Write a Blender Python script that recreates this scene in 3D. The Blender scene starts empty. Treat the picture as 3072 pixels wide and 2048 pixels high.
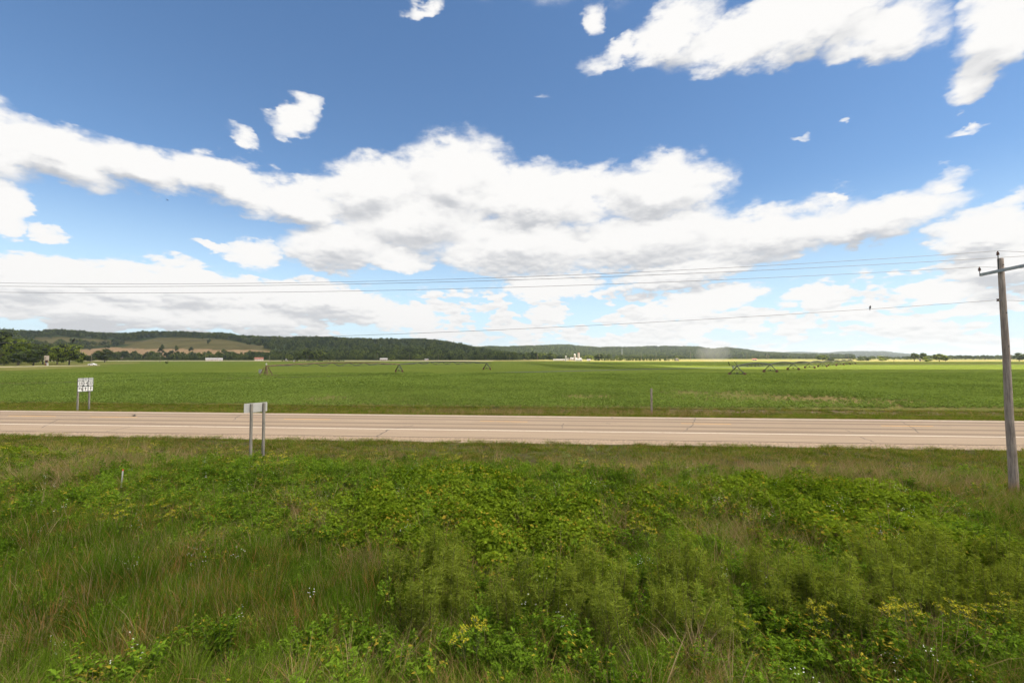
import bpy, bmesh, math, random
import numpy as np
from mathutils import Vector, Matrix, Euler, noise as mnoise

R = math.radians
random.seed(7)
rng = np.random.default_rng(7)
scene = bpy.context.scene
COL = scene.collection

# ------------------------------------------------------------------ camera
F = 1365.333            # focal length in pixels of the 3072 px wide photograph (16 mm on 36 mm)
CAMZ = 6.2              # eye height above the highway
PITCH = math.atan(48.0 / F)
cam_d = bpy.data.cameras.new('camera')
cam_d.lens = 16.0
cam_d.sensor_width = 36.0
cam_d.clip_start = 0.1
cam_d.clip_end = 60000.0
cam = bpy.data.objects.new('camera', cam_d)
cam.location = (0, 0, CAMZ)
cam.rotation_euler = (math.pi / 2 + PITCH, 0, 0)
COL.objects.link(cam)
scene.camera = cam


def ray(px, py):
    cx = (px - 1536.0) / F
    cy = (1024.0 - py) / F
    return Vector((cx, math.cos(PITCH) - cy * math.sin(PITCH), math.sin(PITCH) + cy * math.cos(PITCH)))


def at(px, py, Y):
    d = ray(px, py)
    t = Y / d.y
    return Vector((d.x * t, Y, CAMZ + d.z * t))


def gnd(px, py, z=0.0):
    d = ray(px, py)
    t = (z - CAMZ) / d.z
    return Vector((d.x * t, d.y * t, z))


def topix(x, y, z):
    """pixel of world points (numpy friendly)"""
    zz = z - CAMZ
    dep = y * math.cos(PITCH) + zz * math.sin(PITCH)
    up = -y * math.sin(PITCH) + zz * math.cos(PITCH)
    return 1536.0 + F * x / dep, 1024.0 - F * up / dep


# ------------------------------------------------------------------ sun, sky, exposure
SUN_EL, SUN_AZ = R(57), R(112)          # azimuth clockwise from +Y: to the right, a little behind the camera
sun_dir = Vector((math.sin(SUN_AZ) * math.cos(SUN_EL), math.cos(SUN_AZ) * math.cos(SUN_EL), math.sin(SUN_EL)))
sun_d = bpy.data.lights.new('sun', 'SUN')
sun_d.energy = 5.0
sun_d.angle = R(0.6)
sun_d.color = (1.0, 0.90, 0.73)
sun = bpy.data.objects.new('sun', sun_d)
sun.rotation_euler = sun_dir.to_track_quat('Z', 'Y').to_euler()
sun.location = (0, 0, 300)
COL.objects.link(sun)

scene.view_settings.view_transform = 'Standard'
scene.view_settings.look = 'None'
scene.view_settings.gamma = 1.0
scene.view_settings.use_curve_mapping = False
scene.view_settings.exposure = 1.4
scene.render.engine = 'CYCLES'
scene.cycles.max_bounces = 5
scene.cycles.diffuse_bounces = 2
scene.cycles.transmission_bounces = 4
scene.cycles.volume_bounces = 0
scene.cycles.transparent_max_bounces = 4
scene.cycles.caustics_reflective = False
scene.cycles.caustics_refractive = False
scene.cycles.sample_clamp_indirect = 1.5
scene.cycles.sample_clamp_direct = 1.5
scene.cycles.use_denoising = True
scene.cycles.use_adaptive_sampling = True
scene.cycles.adaptive_threshold = 0.025

world = bpy.data.worlds.new('World')
scene.world = world
world.use_nodes = True
wt = world.node_tree
wt.nodes.clear()


class NT:
    """small helper to write node trees"""
    def __init__(self, tree):
        self.t = tree

    def n(self, typ, ins=None, **props):
        nd = self.t.nodes.new(typ)
        for k, v in props.items():
            setattr(nd, k, v)
        for k, v in (ins or {}).items():
            self.put(nd.inputs[k], v)
        return nd

    def put(self, sock, v):
        if isinstance(v, bpy.types.NodeSocket):
            self.t.links.new(v, sock)
        elif isinstance(v, bpy.types.Node):
            self.t.links.new(v.outputs[0], sock)
        else:
            sock.default_value = v

    def m(self, op, a, b=None, c=None, clamp=False):
        nd = self.t.nodes.new('ShaderNodeMath')
        nd.operation = op
        nd.use_clamp = clamp
        self.put(nd.inputs[0], a)
        if b is not None:
            self.put(nd.inputs[1], b)
        if c is not None:
            self.put(nd.inputs[2], c)
        return nd.outputs[0]

    def v(self, op, a, b=None):
        nd = self.t.nodes.new('ShaderNodeVectorMath')
        nd.operation = op
        self.put(nd.inputs[0], a)
        if b is not None:
            if op == 'SCALE':
                self.put(nd.inputs['Scale'], b)
            else:
                self.put(nd.inputs[1], b)
        return nd.outputs[0]

    def step(self, val, lo, hi, a=0.0, b=1.0):
        nd = self.t.nodes.new('ShaderNodeMapRange')
        nd.interpolation_type = 'SMOOTHSTEP'
        self.put(nd.inputs['Value'], val)
        nd.inputs['From Min'].default_value = lo
        nd.inputs['From Max'].default_value = hi
        self.put(nd.inputs['To Min'], a)
        self.put(nd.inputs['To Max'], b)
        return nd.outputs[0]

    def noise(self, vec, scale, detail=4.0, rough=0.55, lac=2.0, out='Fac'):
        nd = self.t.nodes.new('ShaderNodeTexNoise')
        if vec is not None:
            self.put(nd.inputs['Vector'], vec)
        nd.inputs['Scale'].default_value = scale
        nd.inputs['Detail'].default_value = detail
        nd.inputs['Roughness'].default_value = rough
        nd.inputs['Lacunarity'].default_value = lac
        return nd.outputs[out]

    def mix(self, fac, a, b, blend='MIX'):
        nd = self.t.nodes.new('ShaderNodeMix')
        nd.data_type = 'RGBA'
        nd.blend_type = blend
        self.put(nd.inputs[0], fac)
        self.put(nd.inputs[6], a)
        self.put(nd.inputs[7], b)
        return nd.outputs[2]

    def comb(self, x, y, z):
        nd = self.t.nodes.new('ShaderNodeCombineXYZ')
        self.put(nd.inputs[0], x)
        self.put(nd.inputs[1], y)
        self.put(nd.inputs[2], z)
        return nd.outputs[0]


# cumulus banks of the day, written as azimuth / elevation ellipses (taken from where they stand in the photo):
# (px, py, rx, ry, turn in degrees, weight)
CLOUDS = [
    (-60, 420, 260, 150, 10, 1), (190, 462, 240, 105, 10, 1), (430, 505, 230, 92, 6, 1), (680, 548, 240, 88, 9, 1),
    (900, 600, 200, 80, 6, 1), (1120, 560, 210, 110, -8, 1), (1370, 545, 210, 165, 0, 1), (1260, 660, 330, 130, 0, 1),
    (1620, 600, 330, 115, 0, 1), (1960, 575, 250, 125, 0, 1), (1560, 730, 330, 110, 0, 1), (1950, 720, 340, 120, 0, 1),
    (2300, 700, 340, 105, -3, 1), (2600, 665, 300, 80, -6, 1), (2060, 815, 300, 60, -8, .9), (1030, 735, 190, 95, -8, 1),
    (1180, 770, 150, 50, 4, .9), (1420, 770, 130, 60, 0, .9), (770, 760, 130, 52, -6, .9), (640, 745, 110, 18, 3, .8),
    (110, 845, 260, 100, 4, 1), (360, 860, 230, 85, 2, 1), (590, 865, 220, 88, 6, 1), (300, 925, 420, 60, 0, 1),
    (760, 870, 200, 55, 8, .9), (980, 905, 270, 65, 6, 1), (1180, 950, 220, 50, 5, .9), (640, 950, 500, 55, 0, .9),
    (10, 625, 110, 85, 0, 1), (150, 695, 95, 32, 5, .8),
    (1880, 150, 190, 60, -8, .85), (2020, 95, 200, 110, -10, .9), (2200, 120, 300, 110, 0, .9), (2380, 70, 400, 140, 0, .93),
    (2650, 90, 250, 120, 6, .9), (2970, 90, 180, 170, 0, .93), (2920, 215, 130, 80, -30, .9), (1775, 60, 50, 80, -20, .72),
    (1810, 205, 60, 40, 0, .5), (2320, 180, 110, 50, -15, .6), (1270, 5, 80, 44, 0, .75),
    (880, 350, 105, 62, -10, .85), (925, 312, 65, 45, 0, .8), (735, 402, 95, 42, 25, .75),
    (330, 415, 110, 34, 18, .5), (1625, 288, 50, 20, 18, .55), (2915, 390, 110, 28, -8, .7), (2870, 335, 50, 20, 0, .5),
    (2400, 410, 70, 24, 10, .5), (2525, 365, 45, 20, 0, .5), (2820, 555, 150, 50, -33, .75), (3040, 610, 110, 60, -20, .7),
    (2950, 700, 200, 80, 0, 1), (3010, 780, 220, 80, 0, 1), (2850, 860, 210, 55, -4, .9), (2505, 592, 50, 22, -10, .7),
    (2420, 605, 45, 20, 0, .7), (1650, 850, 200, 62, 0, .9), (2440, 885, 150, 38, -10, .85), (2110, 905, 240, 55, -8, .9),
    (1330, 1000, 260, 26, 0, .6), (2250, 985, 300, 26, 0, .6), (2700, 965, 300, 32, 0, .6), (1640, 945, 120, 32, 0, .75),
    (1560, 985, 60, 30, 0, .7), (2080, 1000, 70, 36, 0, .7), (2560, 930, 170, 26, -6, .7), (2850, 940, 160, 26, -4, .7),
]


def azel(px, py):
    d = ray(px, py).normalized()
    return math.atan2(d.x, d.y), math.asin(d.z)


def dot(tree, a, b):
    nd = tree.t.nodes.new('ShaderNodeVectorMath')
    nd.operation = 'DOT_PRODUCT'
    tree.put(nd.inputs[0], a)
    nd.inputs[1].default_value = b
    return nd.outputs['Value']


def bank_group(name, clouds):
    grp = bpy.data.node_groups.new(name, 'ShaderNodeTree')
    grp.interface.new_socket('Vector', in_out='INPUT', socket_type='NodeSocketVector')
    grp.interface.new_socket('Fac', in_out='OUTPUT', socket_type='NodeSocketFloat')
    g = NT(grp)
    gi = g.n('NodeGroupInput')
    go = g.n('NodeGroupOutput')
    gs = g.n('ShaderNodeSeparateXYZ', {0: gi.outputs[0]})
    ga, ge = gs.outputs[0], gs.outputs[1]
    V1 = g.comb(ga, ge, g.m('MULTIPLY', ga, ga))
    V2 = g.comb(g.m('MULTIPLY', ge, ge), g.m('MULTIPLY', ga, ge), 1.0)
    acc = None
    for (px, py, rx, ry, rot, wgt) in clouds:       # each bank is a quadratic form in azimuth and elevation
        a0, e0 = azel(px, py)
        a1, _ = azel(px + 5, py)
        _, e1 = azel(px, py - 5)
        sx = rx * (a1 - a0) / 5.0 * 1.06
        sy = ry * (e1 - e0) / 5.0 * 1.06
        c, s = math.cos(-R(rot)), math.sin(-R(rot))
        A, B, Cc = c * c / sx ** 2 + s * s / sy ** 2, s * s / sx ** 2 + c * c / sy ** 2, 2 * c * s * (1 / sx ** 2 - 1 / sy ** 2)
        k = (1 / wgt) ** 0.8
        K1 = (k * (-2 * A * a0 - Cc * e0), k * (-2 * B * e0 - Cc * a0), k * A)
        K2 = (k * B, k * Cc, k * (A * a0 * a0 + B * e0 * e0 + Cc * a0 * e0) + (1 - wgt) * 1.25)
        val = g.m('ADD', dot(g, V1, K1), dot(g, V2, K2))
        acc = val if acc is None else g.m('MINIMUM', acc, val)
    acc = g.m('SUBTRACT', 1.0, g.m('SQRT', g.m('MAXIMUM', acc, 0.0)))
    g.put(go.inputs[0], g.m('MAXIMUM', acc, 0.0))
    return grp


grp_all = bank_group('cloud_banks', CLOUDS)
grp_big = bank_group('cloud_banks_big', [c for c in CLOUDS if c[2] * c[3] > 14000])

w = NT(wt)
dirv = w.n('ShaderNodeTexCoord').outputs['Generated']
sp = w.n('ShaderNodeSeparateXYZ', {0: dirv})
az = w.m('ARCTAN2', sp.outputs[0], sp.outputs[1])
el = w.m('ARCSINE', sp.outputs[2])
elp = w.m('MAXIMUM', el, 0.0)
# billows shrink and flatten towards the horizon, as a cloud layer does in perspective
flat = w.m('POWER', w.m('ADD', elp, 0.04), 0.78)
ncoord = w.comb(sp.outputs[0], sp.outputs[1], w.m('MULTIPLY', flat, 2.0))
wn = w.noise(ncoord, 6.0, 3.0, 0.6, out='Color')
wn2 = w.noise(ncoord, 26.0, 3.0, 0.62, out='Color')
warp = w.v('SCALE', w.v('SUBTRACT', wn, (0.5, 0.5, 0.5)), 0.075)
warp2 = w.v('SCALE', w.v('SUBTRACT', wn2, (0.5, 0.5, 0.5)), 0.046)
hz = w.step(elp, 0.0, 0.35, 0.35, 1.0)
warp = w.v('SCALE', w.v('ADD', warp, warp2), hz)
p0 = w.v('ADD', w.comb(az, el, 0.0), warp)


def bank(vec, grp=None):
    nd = w.n('ShaderNodeGroup', node_tree=grp or grp_all)
    w.put(nd.inputs[0], vec)
    return nd.outputs[0]


M0 = bank(p0)
M1 = bank(w.v('ADD', p0, w.v('SCALE', (0.012, 0.05, 0), w.step(elp, 0.05, 0.45, 0.45, 1.0))), grp_big)
# the same weather goes on outside the frame
lown = w.noise(ncoord, 2.6, 2.0, 0.5)
away = w.m('MAXIMUM', w.step(w.m('ABSOLUTE', az), 0.86, 1.0), w.step(el, 0.64, 0.78))
G0 = w.m('MULTIPLY', w.step(lown, 0.42, 0.62), away)
# small far cumulus near the horizon: same billows, farther away, so smaller
low = w.step(el, 0.30, 0.13)
rown = w.noise(ncoord, 10.0, 3.0, 0.6)
H0 = w.m('MULTIPLY', w.step(rown, 0.40, 0.62, 0.0, 0.62), w.step(el, 0.17, 0.10))


def blend(a, b):
    return w.m('ADD', a, w.m('MULTIPLY', w.m('SUBTRACT', b, a), low))


UP, UPL = (0.005, 0.0, 0.024), (0.002, 0.0, 0.012)
fb = blend(w.noise(ncoord, 15.0, 6.5, 0.64), w.noise(ncoord, 40.0, 5.0, 0.62))
fbu = blend(w.noise(w.v('ADD', ncoord, UP), 15.0, 3.0, 0.6), w.noise(w.v('ADD', ncoord, UPL), 40.0, 2.0, 0.6))


def puffs(vec, det, scale):
    nd = w.n('ShaderNodeTexVoronoi', {'Vector': vec}, voronoi_dimensions='3D', feature='F1', normalize=True)
    nd.inputs['Scale'].default_value = scale
    nd.inputs['Detail'].default_value = det
    nd.inputs['Roughness'].default_value = 0.55
    nd.inputs['Lacunarity'].default_value = 2.4
    return w.m('SUBTRACT', 0.42, nd.outputs['Distance'])


bcoord = w.v('ADD', ncoord, w.v('SCALE', w.v('SUBTRACT', wn2, (0.5, 0.5, 0.5)), 0.04))
pf = blend(puffs(bcoord, 1.0, 13.0), puffs(bcoord, 0.0, 36.0))
pfu = blend(puffs(w.v('ADD', bcoord, UP), 0.0, 13.0), puffs(w.v('ADD', bcoord, UPL), 0.0, 36.0))
Mt = w.m('MAXIMUM', w.m('MAXIMUM', M0, G0), H0)
near = w.step(Mt, 0.0, 0.20, 0.08, 1.0)
D = w.m('ADD', Mt, w.m('MULTIPLY', w.m('MULTIPLY', w.m('SUBTRACT', fb, 0.5), 0.75), near))
D = w.m('ADD', D, w.m('MULTIPLY', w.m('MULTIPLY', pf, 0.7), near))
alpha = w.m('ADD', w.m('MULTIPLY', w.step(D, 0.04, 0.52), w.m('SUBTRACT', 1.0, low)), w.m('MULTIPLY', w.step(D, 0.10, 0.34), low))
# thin veils at the ragged edges
veil = w.m('MULTIPLY', w.step(w.m('ADD', Mt, w.m('MULTIPLY', w.m('SUBTRACT', fb, 0.5), 1.5)), -0.02, 0.55), w.step(Mt, 0.0, 0.10, 0.0, 0.5))
alpha = w.m('MAXIMUM', alpha, veil)
haze_low = w.step(el, 0.08, 0.0, 0.0, 0.40)
alpha = w.m('MAXIMUM', alpha, haze_low)
alpha = w.m('MULTIPLY', alpha, w.step(el, -0.02, -0.005))
# bright sunlit heads, greyer undersides
emb = w.m('ADD', w.m('MULTIPLY', w.m('SUBTRACT', fbu, fb), 0.55), w.m('MULTIPLY', w.m('SUBTRACT', pfu, pf), 0.95))
under = w.m('ADD', w.m('MULTIPLY', w.m('SUBTRACT', M1, M0), w.step(el, 0.1, 0.3, 1.25, 1.05)), emb)
under = w.m('ADD', under, w.m('MULTIPLY', w.step(Mt, 0.30, 0.8), 0.08))
shade = w.m('MULTIPLY', w.step(under, -0.18, 0.75), w.step(el, 0.02, 0.26, 0.7, 1.0))
cloud_col = w.mix(shade, (0.378, 0.373, 0.367, 1), (0.215, 0.222, 0.234, 1))

sky = w.n('ShaderNodeTexSky', sky_type='NISHITA')
sky.sun_disc = False
sky.sun_elevation = SUN_EL
sky.sun_rotation = SUN_AZ
sky.air_density = 1.0
sky.dust_density = 0.0
sky.ozone_density = 2.0
hsv = w.n('ShaderNodeHueSaturation', {'Color': sky.outputs[0]})
hsv.inputs['Saturation'].default_value = 1.12
# pale, hazy blue air low over the valley
air = w.mix(w.step(el, 0.34, -0.02, 0.0, 0.92), hsv, (4.6, 6.0, 7.0, 1))
bg_sky = w.n('ShaderNodeBackground', {'Color': air, 'Strength': 0.060})
bg_cloud = w.n('ShaderNodeBackground', {'Color': cloud_col, 'Strength': 1.0})
mixb = w.n('ShaderNodeMixShader', {0: alpha, 1: bg_sky.outputs[0], 2: bg_cloud.outputs[0]})
wo = w.n('ShaderNodeOutputWorld', {'Surface': mixb.outputs[0]})
world.cycles.sampling_method = 'NONE'


# ------------------------------------------------------------------ helpers: objects
def tag(o, label=None, cat=None, group=None, kind=None):
    if label:
        o['label'] = label
    if cat:
        o['category'] = cat
    if group:
        o['group'] = group
    if kind:
        o['kind'] = kind
    return o


def obj(name, data, parent=None, loc=None, rot=None):
    o = bpy.data.objects.new(name, data)
    COL.objects.link(o)
    if loc is not None:
        o.location = loc
    if rot is not None:
        o.rotation_euler = rot
    if parent is not None:
        o.parent = parent
    return o


def empty(name, loc=(0, 0, 0), rz=0.0):
    o = bpy.data.objects.new(name, None)
    o.empty_display_size = 0.3
    COL.objects.link(o)
    o.location = loc
    o.rotation_euler = (0, 0, rz)
    return o


def mesh_np(name, verts, faces, mat=None, smooth=False):
    """verts (n,3), faces (m,k) arrays of one size or list of lists"""
    me = bpy.data.meshes.new(name)
    if isinstance(faces, np.ndarray):
        nf, k = faces.shape
        me.vertices.add(len(verts))
        me.vertices.foreach_set('co', np.asarray(verts, np.float32).ravel())
        me.loops.add(nf * k)
        me.loops.foreach_set('vertex_index', faces.astype(np.int32).ravel())
        me.polygons.add(nf)
        me.polygons.foreach_set('loop_start', np.arange(0, nf * k, k, dtype=np.int32))
        me.update(calc_edges=True)
    else:
        me.from_pydata([tuple(v) for v in verts], [], faces)
        me.update()
    if mat is not None:
        for m_ in (mat if isinstance(mat, (list, tuple)) else [mat]):
            me.materials.append(m_)
    if smooth:
        me.polygons.foreach_set('use_smooth', np.ones(len(me.polygons), dtype=bool))
    return me


class MB:
    """collects boxes, bars, tubes and lathes into one mesh"""
    def __init__(self):
        self.v, self.f = [], []

    def add(self, vs, fs):
        b = len(self.v)
        self.v += [tuple(v) for v in vs]
        self.f += [[i + b for i in f] for f in fs]
        return self

    def box(self, c, s, rot=None):
        hx, hy, hz = s[0] / 2, s[1] / 2, s[2] / 2
        vs = [Vector((x, y, z)) for x in (-hx, hx) for y in (-hy, hy) for z in (-hz, hz)]
        if rot is not None:
            vs = [rot @ v for v in vs]
        vs = [v + Vector(c) for v in vs]
        return self.add(vs, [(0, 1, 3, 2), (4, 6, 7, 5), (0, 4, 5, 1), (2, 3, 7, 6), (0, 2, 6, 4), (1, 5, 7, 3)])

    def tube(self, pts, rad, n=8, caps=True):
        pts = [Vector(p) for p in pts]
        if not isinstance(rad, (list, tuple)):
            rad = [rad] * len(pts)
        vs, fs = [], []
        for i, p in enumerate(pts):
            d = (pts[min(i + 1, len(pts) - 1)] - pts[max(i - 1, 0)]).normalized()
            a = Vector((0, 0, 1)) if abs(d.z) < 0.95 else Vector((1, 0, 0))
            s = d.cross(a).normalized()
            t = d.cross(s).normalized()
            for k in range(n):
                an = 2 * math.pi * k / n
                vs.append(p + (s * math.cos(an) + t * math.sin(an)) * rad[i])
        for i in range(len(pts) - 1):
            for k in range(n):
                a, b = i * n + k, i * n + (k + 1) % n
                fs.append((a, b, b + n, a + n))
        if caps:
            fs.append(tuple(range(n)))
            fs.append(tuple(reversed(range((len(pts) - 1) * n, len(pts) * n))))
        return self.add(vs, fs)

    def bar(self, a, b, r, n=5):
        return self.tube([a, b], r, n)

    def lathe(self, prof, c=(0, 0, 0), n=16):
        vs, fs = [], []
        for (r, z) in prof:
            for k in range(n):
                an = 2 * math.pi * k / n
                vs.append((c[0] + r * math.cos(an), c[1] + r * math.sin(an), c[2] + z))
        for i in range(len(prof) - 1):
            for k in range(n):
                a, b = i * n + k, i * n + (k + 1) % n
                fs.append((a, b, b + n, a + n))
        fs.append(tuple(reversed(range(n))))
        fs.append(tuple(range((len(prof) - 1) * n, len(prof) * n)))
        return self.add(vs, fs)

    def prism(self, outline, axis, a, b):
        """outline of 2-D points, pushed along axis ('x' or 'y' or 'z') from a to b"""
        def pt(u, v, t):
            return {'x': (t, u, v), 'y': (u, t, v), 'z': (u, v, t)}[axis]
        n = len(outline)
        vs = [pt(u, v, a) for u, v in outline] + [pt(u, v, b) for u, v in outline]
        fs = [tuple(range(n)), tuple(reversed(range(n, 2 * n)))]
        fs += [(i, (i + 1) % n, (i + 1) % n + n, i + n) for i in range(n)]
        return self.add(vs, fs)

    def build(self, name, mat, parent=None, loc=None, rot=None, smooth=False, bevel=0.0):
        me = mesh_np(name, self.v, self.f, mat, smooth)
        bm = bmesh.new()
        bm.from_mesh(me)
        bmesh.ops.recalc_face_normals(bm, faces=bm.faces)
        if bevel:
            bmesh.ops.bevel(bm, geom=list(bm.edges), offset=bevel, segments=2, affect='EDGES', clamp_overlap=True)
        bm.to_mesh(me)
        bm.free()
        if smooth:
            me.polygons.foreach_set('use_smooth', np.ones(len(me.polygons), dtype=bool))
            me.set_sharp_from_angle(angle=R(40))
        return obj(name, me, parent, loc, rot)


def copy_tree(o, parent=None):
    c = o.copy()
    COL.objects.link(c)
    c.parent = parent
    for ch in list(o.children):
        copy_tree(ch, c)
    return c


# ------------------------------------------------------------------ helpers: materials
def new_mat(name):
    m_ = bpy.data.materials.new(name)
    m_.use_nodes = True
    m_.node_tree.nodes.clear()
    return m_, NT(m_.node_tree)


def plain(name, col, rough=0.7, metal=0.0, vary=0.12, scale=3.0, bump=0.0, bscale=30.0):
    m_, n = new_mat(name)
    co = n.n('ShaderNodeTexCoord').outputs['Object']
    nz = n.noise(co, scale, 5.0, 0.6)
    c = n.mix(n.step(nz, 0.3, 0.7), tuple(x * (1 - vary) for x in col) + (1,), tuple(min(1, x * (1 + vary)) for x in col) + (1,))
    b = n.n('ShaderNodeBsdfPrincipled', {'Base Color': c, 'Roughness': rough, 'Metallic': metal})
    if bump:
        bn = n.n('ShaderNodeBump', {'Height': n.noise(co, bscale, 4.0, 0.6), 'Strength': bump, 'Distance': 0.02})
        n.put(b.inputs['Normal'], bn.outputs[0])
    n.n('ShaderNodeOutputMaterial', {'Surface': b.outputs[0]})
    return m_


def foliage(name, dark, light, dry=None, dry_amt=0.0, trans=0.4, gloss=0.0, nscale=0.35, island=0.5, instw=0.35):
    """leaf material: colour varies from leaf to leaf, plant to plant and patch to patch"""
    m_, n = new_mat(name)
    pos = n.n('ShaderNodeNewGeometry')
    isl = pos.outputs['Random Per Island']
    inst = n.n('ShaderNodeObjectInfo').outputs['Random']
    nz = n.noise(pos.outputs['Position'], nscale, 4.0, 0.6)
    f = n.m('ADD', n.m('ADD', n.m('MULTIPLY', isl, island), n.m('MULTIPLY', inst, instw)), n.m('MULTIPLY', n.m('SUBTRACT', nz, 0.5), 1.1))
    f = n.step(f, 0.0, 0.85)
    c = n.mix(f, tuple(dark) + (1,), tuple(light) + (1,))
    if dry is not None:
        h = n.m('FRACT', n.m('MULTIPLY', n.m('ADD', isl, inst), 7.31))
        nz2 = n.noise(pos.outputs['Position'], nscale * 2.3, 3.0, 0.6)
        lim = n.m('ADD', 1.0 - dry_amt, n.m('MULTIPLY', n.m('SUBTRACT', 0.5, nz2), 1.2))
        c = n.mix(n.m('GREATER_THAN', h, lim), c, tuple(dry) + (1,))
    d = n.n('ShaderNodeBsdfDiffuse', {'Color': c})
    t = n.n('ShaderNodeBsdfTranslucent', {'Color': n.mix(1.0, c, (1.15, 1.1, 0.5, 1), 'MULTIPLY')})
    mx = n.n('ShaderNodeMixShader', {0: trans, 1: d.outputs[0], 2: t.outputs[0]})
    if not gloss:
        n.n('ShaderNodeOutputMaterial', {'Surface': mx.outputs[0]})
        return m_
    gl = n.n('ShaderNodeBsdfGlossy', {'Color': (0.9, 0.95, 1, 1), 'Roughness': 0.45})
    mx2 = n.n('ShaderNodeMixShader', {0: gloss, 1: mx.outputs[0], 2: gl.outputs[0]})
    n.n('ShaderNodeOutputMaterial', {'Surface': mx2.outputs[0]})
    return m_


M = {}
M['wood'] = None


def wood_mat(name, a, b, foot=None, foot_z=0.5):
    m_, n = new_mat(name)
    co = n.n('ShaderNodeTexCoord').outputs['Object']
    mp = n.n('ShaderNodeMapping', {'Vector': co})
    mp.inputs['Scale'].default_value = (9, 9, 0.5)
    nz = n.noise(mp.outputs[0], 3.0, 6.0, 0.7)
    nz2 = n.noise(co, 1.3, 4.0, 0.6)
    c = n.mix(n.step(nz, 0.35, 0.65), tuple(a) + (1,), tuple(b) + (1,))
    c = n.mix(n.step(nz2, 0.45, 0.75, 0.0, 0.5), c, tuple(x * 0.55 for x in a) + (1,))
    if foot:
        sz = n.n('ShaderNodeSeparateXYZ', {0: co}).outputs[2]
        ff = n.step(n.m('ADD', sz, n.m('MULTIPLY', n.m('SUBTRACT', nz2, 0.5), 0.8)), foot_z, 0.0, 0.0, 0.8)
        c = n.mix(ff, c, tuple(foot) + (1,))
    bn = n.n('ShaderNodeBump', {'Height': nz, 'Strength': 0.6, 'Distance': 0.01})
    bb = n.n('ShaderNodeBsdfPrincipled', {'Base Color': c, 'Roughness': 0.85, 'Normal': bn.outputs[0]})
    n.n('ShaderNodeOutputMaterial', {'Surface': bb.outputs[0]})
    return m_


M['pole'] = wood_mat('weathered_pole', (0.20, 0.155, 0.125), (0.39, 0.315, 0.26), (0.28, 0.11, 0.05), 0.75)
M['post'] = wood_mat('grey_post', (0.165, 0.148, 0.12), (0.32, 0.29, 0.245))
M['arm'] = wood_mat('crossarm_wood', (0.30, 0.33, 0.34), (0.42, 0.45, 0.46))
M['stake'] = plain('painted_stake', (0.55, 0.53, 0.50), 0.7)
M['orange'] = plain('orange_paint', (0.75, 0.10, 0.03), 0.6)
M['alu'] = plain('sign_back', (0.52, 0.50, 0.47), 0.55, 0.15, 0.08, 2.0)
M['signwhite'] = plain('sign_white', (0.78, 0.77, 0.74), 0.5, 0, 0.04)
M['black'] = plain('sign_black', (0.02, 0.02, 0.02), 0.5, 0, 0.1)
M['wire'] = plain('wire', (0.16, 0.155, 0.15), 0.5, 0.3, 0.1)
M['insul'] = plain('insulator', (0.10, 0.045, 0.035), 0.25)
M['steel'] = plain('galvanised', (0.34, 0.34, 0.33), 0.5, 0.5)
M['rust'] = plain('rusty_pipe', (0.15, 0.085, 0.055), 0.7, 0.2, 0.35, 0.6)
M['darksteel'] = plain('dark_steel', (0.06, 0.062, 0.055), 0.6, 0.3)
M['tyre'] = plain('muddy_tyre', (0.13, 0.045, 0.03), 0.9, 0, 0.3, 6)
M['rim'] = plain('sandy_rim', (0.55, 0.38, 0.25), 0.8, 0, 0.2, 6)
M['white'] = plain('white_paint', (0.50, 0.48, 0.455), 0.6, 0, 0.06, 0.3)
M['pinkwhite'] = plain('faded_siding', (0.68, 0.58, 0.54), 0.7, 0, 0.1, 0.3)
M['redroof'] = plain('red_roof', (0.28, 0.12, 0.085), 0.8, 0, 0.2, 0.5)
M['greyroof'] = plain('grey_roof', (0.23, 0.22, 0.215), 0.7, 0, 0.15, 0.3)
M['tinroof'] = plain('tin_roof', (0.38, 0.36, 0.35), 0.45, 0.2, 0.1, 0.3)
M['brick'] = plain('brick_wall', (0.20, 0.075, 0.055), 0.85, 0, 0.25, 2)
M['tanwall'] = plain('tan_wall', (0.27, 0.225, 0.18), 0.85, 0, 0.12, 1)
M['silo'] = plain('silo_concrete', (0.52, 0.45, 0.41), 0.8, 0, 0.12, 0.4)
M['glass'] = plain('dark_window', (0.03, 0.035, 0.04), 0.1)
M['carpaint'] = plain('white_car_paint', (0.80, 0.80, 0.80), 0.25, 0, 0.02)
M['rubber'] = plain('rubber', (0.02, 0.02, 0.02), 0.8)
M['bird'] = plain('dark_feathers', (0.018, 0.017, 0.018), 0.6)
M['bark'] = plain('bark', (0.09, 0.07, 0.05), 0.9, 0, 0.3, 2)
M['concrete'] = plain('pale_concrete', (0.5, 0.46, 0.41), 0.85, 0, 0.15)

# ------------------------------------------------------------------ road frame: u runs along the highway, v across it
RS = 0.081
RN = math.sqrt(1 + RS * RS)
RDIR = Vector((1, -RS, 0)) / RN
RNOR = Vector((RS, 1, 0)) / RN
RANG = -math.atan(RS)


def uv2w(u, v, z=0.0):
    p = RDIR * u + RNOR * v
    return Vector((p.x, p.y, z))


def w2v(x, y):
    return (RS * x + y) / RN


V_NEAR, V_FAR = 35.1, 48.75


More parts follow.
